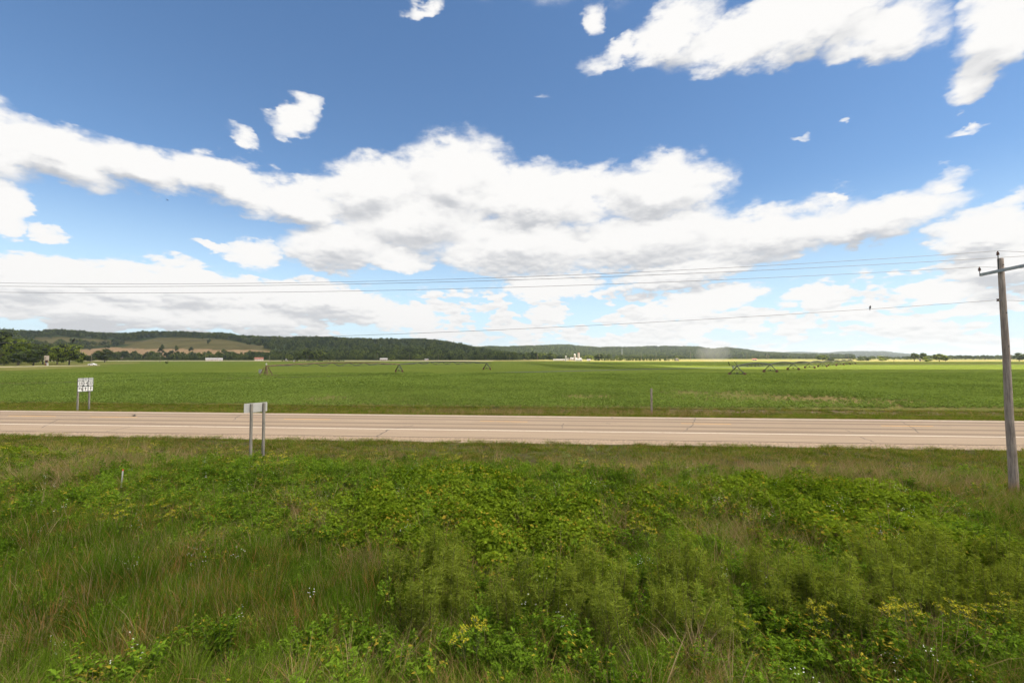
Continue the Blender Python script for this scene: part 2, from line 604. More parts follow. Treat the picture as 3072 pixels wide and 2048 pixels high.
def terrain(x, y):
    """height of the strip between the railway and the highway (numpy friendly)"""
    v = w2v(x, y)
    z = np.interp(v, [-40, 0, 5, 8.5, 11, 14, 18, 22, 25.5, 28, 31.5, 33.5, 34.9, 48.9, 50.0, 52.0, 54, 58, 400, 3000],
                  [1.4, 1.4, 1.0, 0.1, -0.05, 0.0, 0.15, 0.2, -0.12, -0.45, -0.33, -0.24, -0.16, -0.16, -0.16, -0.34, -0.28, -0.05, 0.0, 0.0])
    bump = 0.10 * np.sin(x * 0.9 + 1.3 * np.sin(y * 0.7)) * np.sin(y * 0.8 + 0.5) * ((v > 6) & (v < 30))
    return z + bump


# ------------------------------------------------------------------ ground: one sheet to the horizon
def ground_material():
    m_, n = new_mat('ground_soil')
    pos = n.n('ShaderNodeNewGeometry').outputs['Position']
    a = n.noise(pos, 0.9, 6.0, 0.65)
    b = n.noise(pos, 0.006, 5.0, 0.6)
    c2 = n.noise(pos, 12.0, 4.0, 0.7)
    near = n.mix(n.step(a, 0.35, 0.65), (0.045, 0.04, 0.018, 1), (0.075, 0.08, 0.028, 1))
    near = n.mix(n.step(c2, 0.45, 0.65, 0, 0.6), near, (0.11, 0.085, 0.05, 1))
    far = n.mix(n.step(b, 0.38, 0.6), (0.085, 0.12, 0.03, 1), (0.22, 0.19, 0.075, 1))
    sy = n.n('ShaderNodeSeparateXYZ', {0: pos}).outputs[1]
    c = n.mix(n.step(sy, 200.0, 500.0), near, far)
    bb = n.n('ShaderNodeBsdfPrincipled', {'Base Color': c, 'Roughness': 1.0})
    bb.inputs['Specular IOR Level'].default_value = 0.0
    bn = n.n('ShaderNodeBump', {'Height': c2, 'Strength': 0.5, 'Distance': 0.05})
    n.put(bb.inputs['Normal'], bn.outputs[0])
    n.n('ShaderNodeOutputMaterial', {'Surface': bb.outputs[0]})
    return m_


vs_lines = np.concatenate([np.arange(-40, 60, 0.75), np.array([64, 72, 90, 120, 200, 400, 800, 1600, 4000, 9000, 20000.0])])
us_lines = np.concatenate([-np.geomspace(20000, 90, 12), np.arange(-80, 80.1, 1.6), np.geomspace(90, 20000, 12)])
UU, VV = np.meshgrid(us_lines, vs_lines)
GX = RDIR.x * UU + RNOR.x * VV
GY = RDIR.y * UU + RNOR.y * VV
GZ = terrain(GX, GY)
GZ = np.where(VV >= 59, -0.06, GZ)
gv = np.stack([GX.ravel(), GY.ravel(), GZ.ravel()], 1)
nu, nv = len(us_lines), len(vs_lines)
ii, jj = np.meshgrid(np.arange(nu - 1), np.arange(nv - 1))
a0 = (jj * nu + ii).ravel()
gf = np.stack([a0, a0 + 1, a0 + 1 + nu, a0 + nu], 1)
M['ground'] = ground_material()
tag(obj('ground', mesh_np('ground', gv, gf, M['ground'], True)), 'weedy soil of the valley floor reaching to the hills', kind='structure')


# ------------------------------------------------------------------ highway
def road_material():
    m_, n = new_mat('worn_concrete_road')
    pos = n.n('ShaderNodeNewGeometry').outputs['Position']
    vx = n.n('ShaderNodeVectorMath', {0: pos}, operation='DOT_PRODUCT')
    vx.inputs[1].default_value = RNOR
    v = vx.outputs['Value']
    ux = n.n('ShaderNodeVectorMath', {0: pos}, operation='DOT_PRODUCT')
    ux.inputs[1].default_value = RDIR
    u = ux.outputs['Value']
    st = n.comb(n.m('MULTIPLY', u, 0.05), n.m('MULTIPLY', v, 1.2), 0.0)
    streak = n.noise(st, 1.6, 5.0, 0.6)
    fine = n.noise(pos, 14.0, 5.0, 0.7)
    blot = n.noise(n.comb(n.m('MULTIPLY', u, 0.3), v, 0.0), 0.5, 4.0, 0.6)
    c = n.mix(n.step(streak, 0.3, 0.7), (0.290, 0.220, 0.160, 1), (0.340, 0.265, 0.197, 1))
    # tyre-polished wheel tracks are a little greyer
    tr = None
    for vc in (39.6, 41.8, 44.7, 46.6):
        d = n.step(n.m('ABSOLUTE', n.m('SUBTRACT', v, vc)), 0.75, 0.15)
        tr = d if tr is None else n.m('MAXIMUM', tr, d)
    c = n.mix(n.m('MULTIPLY', tr, n.step(streak, 0.2, 0.7, 0.3, 0.95)), c, (0.180, 0.139, 0.106, 1))
    c = n.mix(n.step(blot, 0.5, 0.75, 0, 0.25), c, (0.24, 0.175, 0.122, 1))
    c = n.mix(n.step(fine, 0.35, 0.75, 0, 0.18), c, (0.20, 0.15, 0.11, 1))
    bn = n.n('ShaderNodeBump', {'Height': fine, 'Strength': 0.25, 'Distance': 0.01})
    bb = n.n('ShaderNodeBsdfPrincipled', {'Base Color': c, 'Roughness': 0.9, 'Normal': bn.outputs[0]})
    bb.inputs['Specular IOR Level'].default_value = 0.04
    n.n('ShaderNodeOutputMaterial', {'Surface': bb.outputs[0]})
    return m_


def strip(v0, v1, z, u0=-1500.0, u1=1500.0, wob=0.0, step=40.0, crown=0.0):
    us = np.arange(u0, u1 + 1, step)
    vs, fs = [], []
    for i, u in enumerate(us):
        w0 = wob * (mnoise.noise((u * 0.21, v0, 3.0)) + 0.5 * mnoise.noise((u * 0.9, v0, 8.0)))
        w1 = wob * (mnoise.noise((u * 0.21, v1, 9.0)) + 0.5 * mnoise.noise((u * 0.9, v1, 1.0)))
        vs += [uv2w(u, v0 + w0, z), uv2w(u, v1 + w1, z)]
        if i:
            k = 2 * i
            fs.append([k - 2, k, k + 1, k - 1])
    return vs, fs


M['road'] = road_material()
rd = MB()
rd.prism([(V_NEAR, -0.12), (V_NEAR, 0.0), (41.0, 0.05), (43.5, 0.07), (46.0, 0.05), (V_FAR, 0.0), (V_FAR, -0.12)], 'x', -1500, 1500)
road = rd.build('highway', M['road'], rot=(0, 0, RANG))
tag(road, 'worn tan concrete two lane highway crossing the picture', kind='structure')


def on_road(v):
    return float(np.interp(v, [V_NEAR, 41.0, 43.5, 46.0, V_FAR], [0, .05, .07, .05, 0]))


def road_patch(name, mat, u0, u1, v0, v1, lift=0.006, nseg=1):
    """thin painted patch lying on the crowned road (in road coordinates, child of the highway)"""
    vs, fs = [], []
    cuts = sorted({v0, v1} | {c for c in (41.0, 43.5, 46.0) if v0 < c < v1})
    for k in range(nseg + 1):
        u = u0 + (u1 - u0) * k / nseg
        for v in cuts:
            vs.append((u, v, on_road(v) + lift))
    m = len(cuts)
    for k in range(nseg):
        for j in range(m - 1):
            a = k * m + j
            fs.append([a, a + m, a + m + 1, a + 1])
    o = obj(name, mesh_np(name, vs, fs, mat), road)
    return o


def paint_mat(name, col, wear):
    m_, n = new_mat(name)
    pos = n.n('ShaderNodeTexCoord').outputs['Object']
    nz = n.noise(pos, 2.2, 5.0, 0.7)
    c = n.mix(n.step(nz, 0.5 - wear, 0.78 - wear * .5, 0, 0.85), tuple(col) + (1,), (0.36, 0.26, 0.175, 1))
    bb = n.n('ShaderNodeBsdfPrincipled', {'Base Color': c, 'Roughness': 0.8})
    n.n('ShaderNodeOutputMaterial', {'Surface': bb.outputs[0]})
    return m_


M['pwhite'] = paint_mat('white_road_paint', (0.72, 0.66, 0.57), 0.0)
M['pyellow'] = paint_mat('yellow_road_paint', (0.62, 0.33, 0.04), 0.0)
M['crack'] = plain('dark_crack', (0.10, 0.08, 0.065), 0.95, 0, 0.3)
road_patch('edge_line', M['pwhite'], -600, 600, 38.48, 38.64, nseg=60)
road_patch('edge_line', M['pwhite'], -600, 600, 47.75, 47.88, nseg=60)
DASH = []
for px0, px1 in ((-560, -412), (-5, 142), (250, 395), (845, 990), (1440, 1582), (2040, 2188), (2628, 2780)):
    pa, pb = gnd(px0, 1266 + (px0 - 1536) * 0.009), gnd(px1, 1266 + (px1 - 1536) * 0.009)
    ua, ub = pa.dot(RDIR), pb.dot(RDIR)
    road_patch('centre_dash', M['pyellow'], ua, ub, 43.62, 43.80)
for k, px0 in enumerate(range(-300, 3500, 245)):
    ua = gnd(px0, 1268).dot(RDIR)
    rj = random.uniform(3.5, 7.4)
    road_patch('joint_seal', M['crack'], ua, ua + rj, 43.38, 43.42 + 0.03 * random.random(), lift=0.004)


def crack(pts, w=0.05):
    vs, fs = [], []
    q = []
    for i in range(len(pts) - 1):
        a, b = Vector(pts[i]), Vector(pts[i + 1])
        nn = 7
        for k in range(nn):
            p = a.lerp(b, k / nn)
            q.append(p + Vector((random.uniform(-.1, .1), random.uniform(-.05, .05))))
    q.append(Vector(pts[-1]))
    for i, p in enumerate(q):
        ww = w * random.uniform(0.4, 1.2)
        for s in (-1, 1):
            vs.append((p.x + s * ww, p.y, on_road(p.y) + 0.005))
        if i:
            k = 2 * i
            fs.append([k - 2, k - 1, k + 1, k])
    obj('crack', mesh_np('crack', vs, fs, M['crack']), road)


def uvof(px, py):
    p = gnd(px, py)
    return (p.dot(RDIR), p.dot(RNOR))


road_patch('edge_joint', M['crack'], -300, 300, V_NEAR + 0.02, V_NEAR + 0.10, nseg=1)


crack([uvof(1130, 1309), uvof(1166, 1289), uvof(1240, 1277)], 0.07)
crack([uvof(1215, 1253), uvof(1250, 1243.5)], 0.05)
crack([uvof(315, 1295), uvof(390, 1281)], 0.05)
crack([uvof(1836, 1256), uvof(1838, 1250)], 0.08)
crack([uvof(700, 1262), uvof(720, 1246)], 0.06)
crack([uvof(2050, 1297), uvof(2080, 1274), uvof(2086, 1252)], 0.05)
crack([uvof(2760, 1300), uvof(2700, 1262)], 0.045)
crack([uvof(120, 1284), uvof(180, 1258)], 0.05)
crack([uvof(2580, 1311), uvof(2622, 1325)], 0.06)
crack([uvof(2535, 1291), uvof(2560, 1298)], 0.04)
crack([uvof(2985, 1308), uvof(3030, 1315)], 0.04)
crack([uvof(1686, 1286), uvof(1690, 1272)], 0.05)
for (pa, pb) in (((268, 1253), (290, 1253.6)), ((436, 1270), (465, 1269)), ((1815, 1271), (1830, 1273)), ((2830, 1279.4), (2850, 1279.8)), ((235, 1263), (252, 1263.5))):
    crack([uvof(*pa), uvof(*pb)], 0.16)

M['gravel'] = plain('shoulder_gravel', (0.29, 0.215, 0.15), 0.95, 0, 0.4, 9.0, 0.8, 14.0)
gs_v, gs_f = strip(34.15, V_NEAR + 0.02, -0.012, -300, 300, 0.22, 0.7)
for i in range(0, len(gs_v), 2):
    gs_v[i].z = -0.19
    gs_v[i + 1] = uv2w(gs_v[i + 1].dot(RDIR), V_NEAR + 0.02, -0.012)
tag(obj('gravel_shoulder', mesh_np('gravel_shoulder', gs_v, gs_f, M['gravel'])), 'thin strip of pale gravel along the near road edge', kind='structure')


# ------------------------------------------------------------------ bean field and the strips beyond it
def field_material():
    m_, n = new_mat('bean_field_ground')
    pos = n.n('ShaderNodeNewGeometry').outputs['Position']
    rot = n.n('ShaderNodeMapping', {'Vector': pos})
    rot.inputs['Rotation'].default_value = (0, 0, -ROWA)
    rp = rot.outputs[0]
    s = n.n('ShaderNodeSeparateXYZ', {0: rp})
    rows = n.noise(n.comb(n.m('MULTIPLY', s.outputs[0], 0.03), s.outputs[1], 0.0), 0.35, 5.0, 0.65)
    fine = n.noise(pos, 1.4, 5.0, 0.7)
    big = n.noise(pos, 0.012, 4.0, 0.6)
    sx = n.n('ShaderNodeSeparateXYZ', {0: pos})
    c = n.mix(n.step(fine, 0.3, 0.7), (0.072, 0.099, 0.017, 1), (0.118, 0.152, 0.030, 1))
    c = n.mix(n.step(rows, 0.46, 0.68, 0, 0.6), c, (0.066, 0.085, 0.014, 1))
    c = n.mix(n.step(big, 0.4, 0.7, 0, 0.35), c, (0.135, 0.162, 0.032, 1))
    # soil between the young rows close to the road
    soil = n.mix(n.step(n.noise(pos, 3.0, 4.0, 0.6), 0.3, 0.7), (0.20, 0.135, 0.072, 1), (0.30, 0.205, 0.11, 1))
    c = n.mix(n.step(sx.outputs[1], 190.0, 130.0), c, n.mix(n.step(n.noise(pos, 0.05, 3.0, 0.5), 0.3, 0.5, 0.45, 0.75), soil, (0.085, 0.115, 0.022, 1)))
    bb = n.n('ShaderNodeBsdfPrincipled', {'Base Color': c, 'Roughness': 0.95})
    bb.inputs['Specular IOR Level'].default_value = 0.0
    bn = n.n('ShaderNodeBump', {'Height': n.m('ADD', fine, rows), 'Strength': 0.9, 'Distance': 0.35})
    n.put(bb.inputs['Normal'], bn.outputs[0])
    n.n('ShaderNodeOutputMaterial', {'Surface': bb.outputs[0]})
    return m_


ROWA = math.atan2(158, 218)          # direction of the crop rows
M['field'] = field_material()


def flat_poly(name, pts, z, mat, label):
    me = mesh_np(name, [(p[0], p[1], z) for p in pts], [list(range(len(pts)))], mat)
    return tag(obj(name, me), label, kind='structure')


def px_poly(pp, z=0.0):
    return [(q.x, q.y) for q in (gnd(a, b, z) for a, b in pp)]


fa, fb_ = uv2w(-900, 57.0), uv2w(900, 57.0)
flat_poly('crop_field', [(fa.x, fa.y), (fb_.x, fb_.y), (1500, 520), (900, 640), (300, 700), (-300, 720), (-1300, 700)], 0.0, M['field'],
          'wide green field of young bean rows beyond the highway')


def band_mat(name, a, b, sc=0.02):
    m_, n = new_mat(name)
    pos = n.n('ShaderNodeNewGeometry').outputs['Position']
    st = n.comb(n.m('MULTIPLY', n.n('ShaderNodeSeparateXYZ', {0: pos}).outputs[0], 0.25), n.n('ShaderNodeSeparateXYZ', {0: pos}).outputs[1], 0.0)
    c = n.mix(n.step(n.noise(st, sc, 5.0, 0.65), 0.35, 0.65), tuple(a) + (1,), tuple(b) + (1,))
    bb = n.n('ShaderNodeBsdfPrincipled', {'Base Color': c, 'Roughness': 1.0})
    bb.inputs['Specular IOR Level'].default_value = 0.0
    n.n('ShaderNodeOutputMaterial', {'Surface': bb.outputs[0]})
    return m_


M['stubble'] = band_mat('stubble', (0.24, 0.195, 0.085), (0.17, 0.175, 0.06))
M['paleroad'] = band_mat('pale_gravel_road', (0.46, 0.38, 0.28), (0.38, 0.34, 0.22))
M['meadow'] = band_mat('rough_meadow', (0.10, 0.12, 0.03), (0.17, 0.16, 0.055), 0.05)
flat_poly('stubble_field', px_poly([(1480, 1083.2), (3600, 1084.5), (3600, 1080.4), (1900, 1079.0), (1480, 1079.8)], 0.04), 0.04, M['stubble'],
          'pale yellow strip of dry field below the hills on the right')
flat_poly('farm_road', px_poly([(-500, 1083.2), (900, 1082.6), (1480, 1082.4), (1480, 1081.2), (900, 1081.2), (-500, 1081.8)], 0.05), 0.05, M['paleroad'],
          'pale distant road behind the field on the left')
flat_poly('farm_road', px_poly([(2350, 1090.5), (3600, 1093.5), (3600, 1091.6), (2350, 1089.4)], 0.05), 0.05, M['stubble'],
          'thin pale track along the back edge of the sunlit field')
flat_poly('driveway', px_poly([(-400, 1104.0), (0, 1101.2), (150, 1098.6), (275, 1096.4), (300, 1096.0), (300, 1094.8), (275, 1095.2), (0, 1099.0), (-400, 1101.5)], 0.06), 0.06, M['paleroad'],
          'pale gravel lane leading past the farm trees to the white car')
flat_poly('meadow', px_poly([(-400, 1114), (0, 1112), (120, 1108), (250, 1102.5), (330, 1097.5), (330, 1096.0), (0, 1101.0), (-400, 1104)], 0.05), 0.05, M['meadow'],
          'rough grass patch below the gravel lane on the left')
flat_poly('lawn', px_poly([(-400, 1101.0), (275, 1094.6), (420, 1090), (420, 1086), (-400, 1086)], 0.045), 0.045, M['meadow'],
          'mown grass under the farm trees on the left')

# ------------------------------------------------------------------ hills
HILLS = {
    'A': dict(sky=[(-900, 985), (-300, 982), (0, 985), (60, 990), (110, 992), (160, 988), (230, 992), (300, 996), (380, 997), (430, 992), (512, 993), (545, 992),
                   (600, 996), (680, 997), (720, 1004), (780, 1008), (850, 1010), (950, 1009), (1000, 1010), (1060, 1012), (1120, 1014),
                   (1200, 1015), (1270, 1014), (1330, 1020), (1380, 1028), (1410, 1036), (1440, 1042), (1490, 1049), (1540, 1058), (1600, 1068), (1660, 1076)],
              Y=[(-900, 1500), (800, 1750), (1300, 1950), (1660, 2050)], base=1020.0, tree=19.0),
    'B': dict(sky=[(1250, 1060), (1400, 1043), (1470, 1040), (1500, 1042), (1560, 1041), (1620, 1038), (1660, 1036), (1700, 1035), (1740, 1040), (1790, 1044), (1850, 1043),
                   (1900, 1043), (1960, 1041), (2000, 1040), (2048, 1041), (2090, 1041), (2140, 1048), (2180, 1044), (2230, 1049), (2280, 1057), (2330, 1059),
                   (2400, 1064), (2480, 1072), (2560, 1077)],
              Y=[(1250, 3300), (1800, 2900), (2560, 3600)], base=1900.0, tree=15.0),
    'C': dict(sky=[(2100, 1066), (2220, 1061), (2300, 1060), (2390, 1057), (2480, 1060), (2520, 1056), (2580, 1055), (2655, 1055), (2690, 1060), (2730, 1063), (2800, 1069), (2900, 1074)],
              Y=[(2100, 6200), (2900, 6600)], base=4300.0, tree=14.0),
}


def hill_height(h, px, t):
    sy = np.interp(px, [a for a, _ in h['sky']], [b for _, b in h['sky']])
    Yr = np.interp(px, [a for a, _ in h['Y']], [b for _, b in h['Y']])
    Y = h['base'] + (Yr - h['base']) * t
    hr = CAMZ + (1072.0 - sy) / F * Yr - h['tree']
    s = np.clip(t, 0, 1)
    S = 0.16 * s + 0.84 * (s * s * (3 - 2 * s))
    S = np.where(t > 1, 1 - 0.5 * (t - 1) ** 2, S)
    x = (px - 1536.0) / F * Y
    relief = np.sin(x * 0.011 + 2.0 * np.sin(Y * 0.004)) * np.sin(Y * 0.008 + x * 0.003)
    relief = relief * 0.09 * hr * np.sin(np.pi * s)
    return x, Y, hr * S + relief - 0.3


def hill_material(name, forest, prairie=None, tan=None):
    m_, n = new_mat(name)
    pos = n.n('ShaderNodeNewGeometry').outputs['Position']
    nz = n.noise(pos, 0.03, 5.0, 0.65)
    c = n.mix(n.step(nz, 0.35, 0.65), tuple(x * 0.75 for x in forest) + (1,), tuple(x * 1.25 for x in forest) + (1,))
    if prairie:
        at_ = n.n('ShaderNodeAttribute', attribute_name='zone')
        sp_ = n.n('ShaderNodeSeparateColor', {0: at_.outputs['Color']})
        nz2 = n.noise(pos, 0.012, 5.0, 0.6)
        nz3 = n.noise(pos, 0.08, 5.0, 0.7)
        p_ = n.mix(n.step(nz2, 0.35, 0.65), tuple(x * 0.8 for x in prairie) + (1,), tuple(x * 1.2 for x in prairie) + (1,))
        p_ = n.mix(n.step(nz3, 0.5, 0.7, 0, 0.4), p_, (0.07, 0.08, 0.03, 1))
        t_ = n.mix(n.step(nz3, 0.3, 0.7), tuple(x * 0.8 for x in tan) + (1,), tuple(x * 1.15 for x in tan) + (1,))
        c = n.mix(sp_.outputs[0], c, p_)
        c = n.mix(n.step(n.m('ADD', sp_.outputs[1], n.m('MULTIPLY', n.m('SUBTRACT', nz2, 0.5), 0.9)), 0.3, 0.7), c, t_)
    bb = n.n('ShaderNodeBsdfDiffuse', {'Color': c})
    n.n('ShaderNodeOutputMaterial', {'Surface': bb.outputs[0]})
    return m_


def pin(px, py, poly):
    """points in polygon (numpy)"""
    ins = np.zeros(px.shape, bool)
    k = len(poly)
    for i in range(k):
        x1, y1 = poly[i]
        x2, y2 = poly[(i + 1) % k]
        cond = ((y1 > py) != (y2 > py)) & (px < (x2 - x1) * (py - y1) / (y2 - y1 + 1e-9) + x1)
        ins ^= cond
    return ins


MEADOW1 = [(95, 1012), (170, 1010), (270, 1016), (345, 1021), (410, 1024), (420, 1029), (395, 1032), (330, 1034), (290, 1038), (255, 1039), (215, 1028), (190, 1037), (150, 1041), (105, 1036)]
MEADOW2 = [(355, 1044), (420, 1024), (470, 1013), (540, 1012), (640, 1016), (690, 1021), (740, 1031), (780, 1036), (806, 1040), (790, 1044), (812, 1050), (865, 1057), (868, 1066), (700, 1076), (200, 1078), (236, 1046)]
TANZONE = [(232, 1049), (330, 1041), (420, 1047), (520, 1046), (640, 1048), (760, 1050), (860, 1056), (866, 1068), (620, 1072), (180, 1076)]
M['hillA'] = hill_material('prairie_hill', (0.035, 0.05, 0.015), (0.100, 0.088, 0.036), (0.265, 0.180, 0.102))
M['hillB'] = hill_material('wooded_hill', (0.035, 0.055, 0.02))
hill_grids = {}
for key, nm, lab in (('A', 'hill', 'wooded ridge with an open grassy slope on the left'), ('B', 'hill', 'lower wooded ridge behind the silos'),
                     ('C', 'hill', 'farthest bluish ridge on the right')):
    h = HILLS[key]
    pxs = np.linspace(h['sky'][0][0], h['sky'][-1][0], 150)
    ts = np.concatenate([np.linspace(0, 1, 40), np.linspace(1.05, 1.7, 8)])
    P, T = np.meshgrid(pxs, ts)
    X, Y, Z = hill_height(h, P, T)
    ed = np.clip(np.minimum(P - pxs[0], pxs[-1] - P) / 60.0, 0, 1)
    Z = Z * np.where(np.arange(150)[None, :] < 2, 1.0, 1.0)
    n0, n1 = X.shape
    I, J = np.meshgrid(np.arange(n1 - 1), np.arange(n0 - 1))
    q = (J * n1 + I).ravel()
    me = mesh_np('hill', np.stack([X.ravel(), Y.ravel(), Z.ravel()], 1), np.stack([q, q + 1, q + 1 + n1, q + n1], 1), M['hillA' if key == 'A' else 'hillB'], True)
    if key == 'A':
        qx, qy = topix(X.ravel(), Y.ravel(), Z.ravel())
        col = np.zeros((X.size, 4), np.float32)
        col[:, 0] = pin(qx, qy, MEADOW1) | pin(qx, qy, MEADOW2)
        col[:, 1] = pin(qx, qy, TANZONE)
        col[:, 3] = 1
        ca = me.color_attributes.new('zone', 'FLOAT_COLOR', 'POINT')
        ca.data.foreach_set('color', col.ravel())
    tag(obj('hill', me), lab, kind='structure')

# ------------------------------------------------------------------ the two fair-weather clouds overhead whose shade lies on the near fields
def cloud_mat():
    m_, n = new_mat('cloud_vapour')
    t = n.n('ShaderNodeBsdfTranslucent', {'Color': (0.97, 0.97, 0.97, 1)})
    d = n.n('ShaderNodeBsdfDiffuse', {'Color': (0.95, 0.95, 0.95, 1)})
    mx = n.n('ShaderNodeMixShader', {0: 0.9, 1: d.outputs[0], 2: t.outputs[0]})
    tp = n.n('ShaderNodeBsdfTransparent')
    mx = n.n('ShaderNodeMixShader', {0: 0.48, 1: mx.outputs[0], 2: tp.outputs[0]})     # thin enough to let some sun through
    n.n('ShaderNodeOutputMaterial', {'Surface': mx.outputs[0]})
    return m_


M['cloud'] = cloud_mat()


def cloud_over(outline, label, CLOUD_Z=1100.0):
    """puffy closed cloud whose ground shadow has the given outline"""
    OFF = sun_dir * (CLOUD_Z / sun_dir.z)
    c = sum((Vector((a, b)) for a, b in outline), Vector((0, 0))) / len(outline)
    ring = []
    for i in range(len(outline)):
        a, b = Vector(outline[i]), Vector(outline[(i + 1) % len(outline)])
        k = max(1, int((b - a).length / 35))
        ring += [a.lerp(b, j / k) for j in range(k)]
    vs, fs = [], []
    levels = [(0.0, 0), (0.35, 1), (0.7, 1), (0.93, 0.75), (1.0, 0.0), (0.93, -0.3), (0.6, -0.35), (0.0, -0.35)]
    nn = len(ring)
    for f_, hz_ in levels:
        for i, p in enumerate(ring):
            q = c + (p - c) * max(f_, 0.01)
            wob = 14 * mnoise.noise((q.x * 0.012, q.y * 0.012, 2.0 + hz_))
            dd = (p - c).normalized() * wob * (f_ > 0.5)
            puff = 70 * hz_ * (1 + 0.7 * mnoise.noise((q.x * 0.006, q.y * 0.006, 5.0)))
            vs.append((q.x + dd.x + OFF.x, q.y + dd.y + OFF.y, CLOUD_Z + puff))
    for l in range(len(levels) - 1):
        for i in range(nn):
            a, b = l * nn + i, l * nn + (i + 1) % nn
            fs.append([a, b, b + nn, a + nn])
    fs.append(list(reversed(range(nn))))
    fs.append(list(range((len(levels) - 1) * nn, len(levels) * nn)))
    me = mesh_np('cloud', vs, fs, M['cloud'], True)
    return tag(obj('cloud', me), label, kind='structure')


cloud_over([(-700, -500), (700, -500), (900, 205), (330, 215), (230, 226), (130, 238), (62, 262), (60, 420), (80, 830), (-900, 860)],
           'broad white cloud overhead shading the road and the left field')
cloud_over([(150, 330), (260, 372), (420, 400), (900, 410), (900, 640), (110, 620), (95, 400)],
           'smaller white cloud overhead shading the far right fields')
cloud_over([(-2400, 850), (-400, 830), (60, 900), (40, 1500), (-120, 2400), (-2600, 2400)],
           'high white cloud overhead shading the wooded ridge on the left', 2600.0)

# ------------------------------------------------------------------ plants: templates
TPL = bpy.data.collections.new('plant_templates')        # not linked to the scene: only used by the scatter modifiers


def tris_of(parts):
    vs, fs, mi, b = [], [], [], 0
    for v, f, m_ in parts:
        vs.append(v)
        fs.append(f + b)
        mi.append(np.full(len(f), m_, np.int32))
        b += len(v)
    return np.concatenate(vs), np.concatenate(fs), np.concatenate(mi)


def tpl_mesh(name, parts, mats, smooth=False):
    v, f, mi = tris_of(parts)
    me = mesh_np(name, v, f, mats, smooth)
    me.polygons.foreach_set('material_index', mi)
    return me


def template(coll, name, parts, mats, smooth=False):
    me = tpl_mesh(name, parts, mats, smooth)
    o = bpy.data.objects.new(name, me)
    coll.objects.link(o)
    return o


def blades(n, rad, h0, h1, wid, lean=0.35, curve=0.5, seg=3, seed=0):
    """n grass blades as tapering curved strips -> tri mesh"""
    r = np.random.default_rng(seed)
    vs, fs = [], []
    for i in range(n):
        a, d = r.uniform(0, 2 * np.pi), rad * np.sqrt(r.uniform())
        base = np.array([d * np.cos(a), d * np.sin(a), -0.02])
        az_ = a + r.normal(0, 0.9)
        out = np.array([np.cos(az_), np.sin(az_), 0])
        H = r.uniform(h0, h1)
        ln = abs(r.normal(lean, lean * 0.5)) * H
        cv = abs(r.normal(curve, curve * 0.5)) * H
        side = np.array([-np.sin(az_ + r.normal(0, .8)), np.cos(az_ + r.normal(0, .8)), 0])
        w0 = wid * r.uniform(0.6, 1.3)
        b = len(vs)
        for k in range(seg + 1):
            t = k / seg
            p = base + out * (ln * t + cv * t ** 2.6) + np.array([0, 0, H * (t - 0.28 * curve * t ** 3)])
            ww = w0 * (1 - t) ** 0.7
            if k == seg:
                vs.append(p)
            else:
                vs.append(p - side * ww)
                vs.append(p + side * ww)
        for k in range(seg - 1):
            q = b + 2 * k
            fs += [[q, q + 1, q + 3], [q, q + 3, q + 2]]
        q = b + 2 * (seg - 1)
        fs.append([q, q + 1, q + 2])
    return np.array(vs), np.array(fs)


def leaves(pos, nrm, size, aspect, r, fold=0.25, droop=0.0, dirs=None):
    """one small folded leaf (4 triangles) per position"""
    n = len(pos)
    nrm = nrm / (np.linalg.norm(nrm, axis=1, keepdims=True) + 1e-9)
    rv = r.normal(size=(n, 3)) if dirs is None else dirs
    t = rv - nrm * np.sum(rv * nrm, 1, keepdims=True)
    t /= (np.linalg.norm(t, axis=1, keepdims=True) + 1e-9)
    s = np.cross(nrm, t)
    L = (size * r.uniform(0.65, 1.3, n))[:, None]
    W = L * aspect
    tip = pos + t * L - nrm * L * droop
    m1 = pos + t * L * 0.45
    a = m1 + s * W * 0.5 + nrm * L * fold * aspect
    b = m1 - s * W * 0.5 + nrm * L * fold * aspect
    V = np.stack([pos, a, tip, b], 1).reshape(-1, 3)
    q = np.arange(n) * 4
    Fq = np.concatenate([np.stack([q, q + 1, q + 2], 1), np.stack([q, q + 2, q + 3], 1)])
    return V, Fq


def stalks(paths, rad):
    """thin 3-sided tubes"""
    vs, fs = [], []
    for p in paths:
        b = len(vs)
        k = len(p)
        for i, q in enumerate(p):
            rr = rad * (1 - 0.7 * i / max(1, k - 1))
            for a in range(3):
                an = a * 2.094
                vs.append(np.array(q) + np.array([np.cos(an) * rr, np.sin(an) * rr, 0]))
        for i in range(k - 1):
            for a in range(3):
                x0, x1 = b + 3 * i + a, b + 3 * i + (a + 1) % 3
                fs += [[x0, x1, x1 + 3], [x0, x1 + 3, x0 + 3]]
    return np.array(vs), np.array(fs)


G_DARK, G_MID, G_LIGHT = (0.040, 0.058, 0.010), (0.085, 0.105, 0.018), (0.155, 0.175, 0.032)
M['grass'] = foliage('verge_grass', (0.065, 0.094, 0.009), (0.187, 0.255, 0.029), (0.34, 0.22, 0.10), 0.20, 0.42)
M['tallgrass'] = foliage('tall_grass', (0.056, 0.097, 0.007), (0.187, 0.287, 0.029), (0.34, 0.22, 0.09), 0.13, 0.42)
M['reed'] = foliage('sedge', (0.039, 0.081, 0.006), (0.138, 0.233, 0.020), (0.34, 0.18, 0.06), 0.12, 0.42)
M['straw'] = foliage('dead_grass', (0.22, 0.15, 0.075), (0.46, 0.34, 0.20), None, 0, 0.3)
M['forb'] = foliage('leafy_weeds', (0.063, 0.125, 0.008), (0.204, 0.325, 0.031), (0.38, 0.31, 0.04), 0.03, 0.42)
M['vine'] = foliage('wild_grape_leaves', (0.065, 0.113, 0.005), (0.211, 0.293, 0.024), (0.34, 0.27, 0.03), 0.012, 0.42)
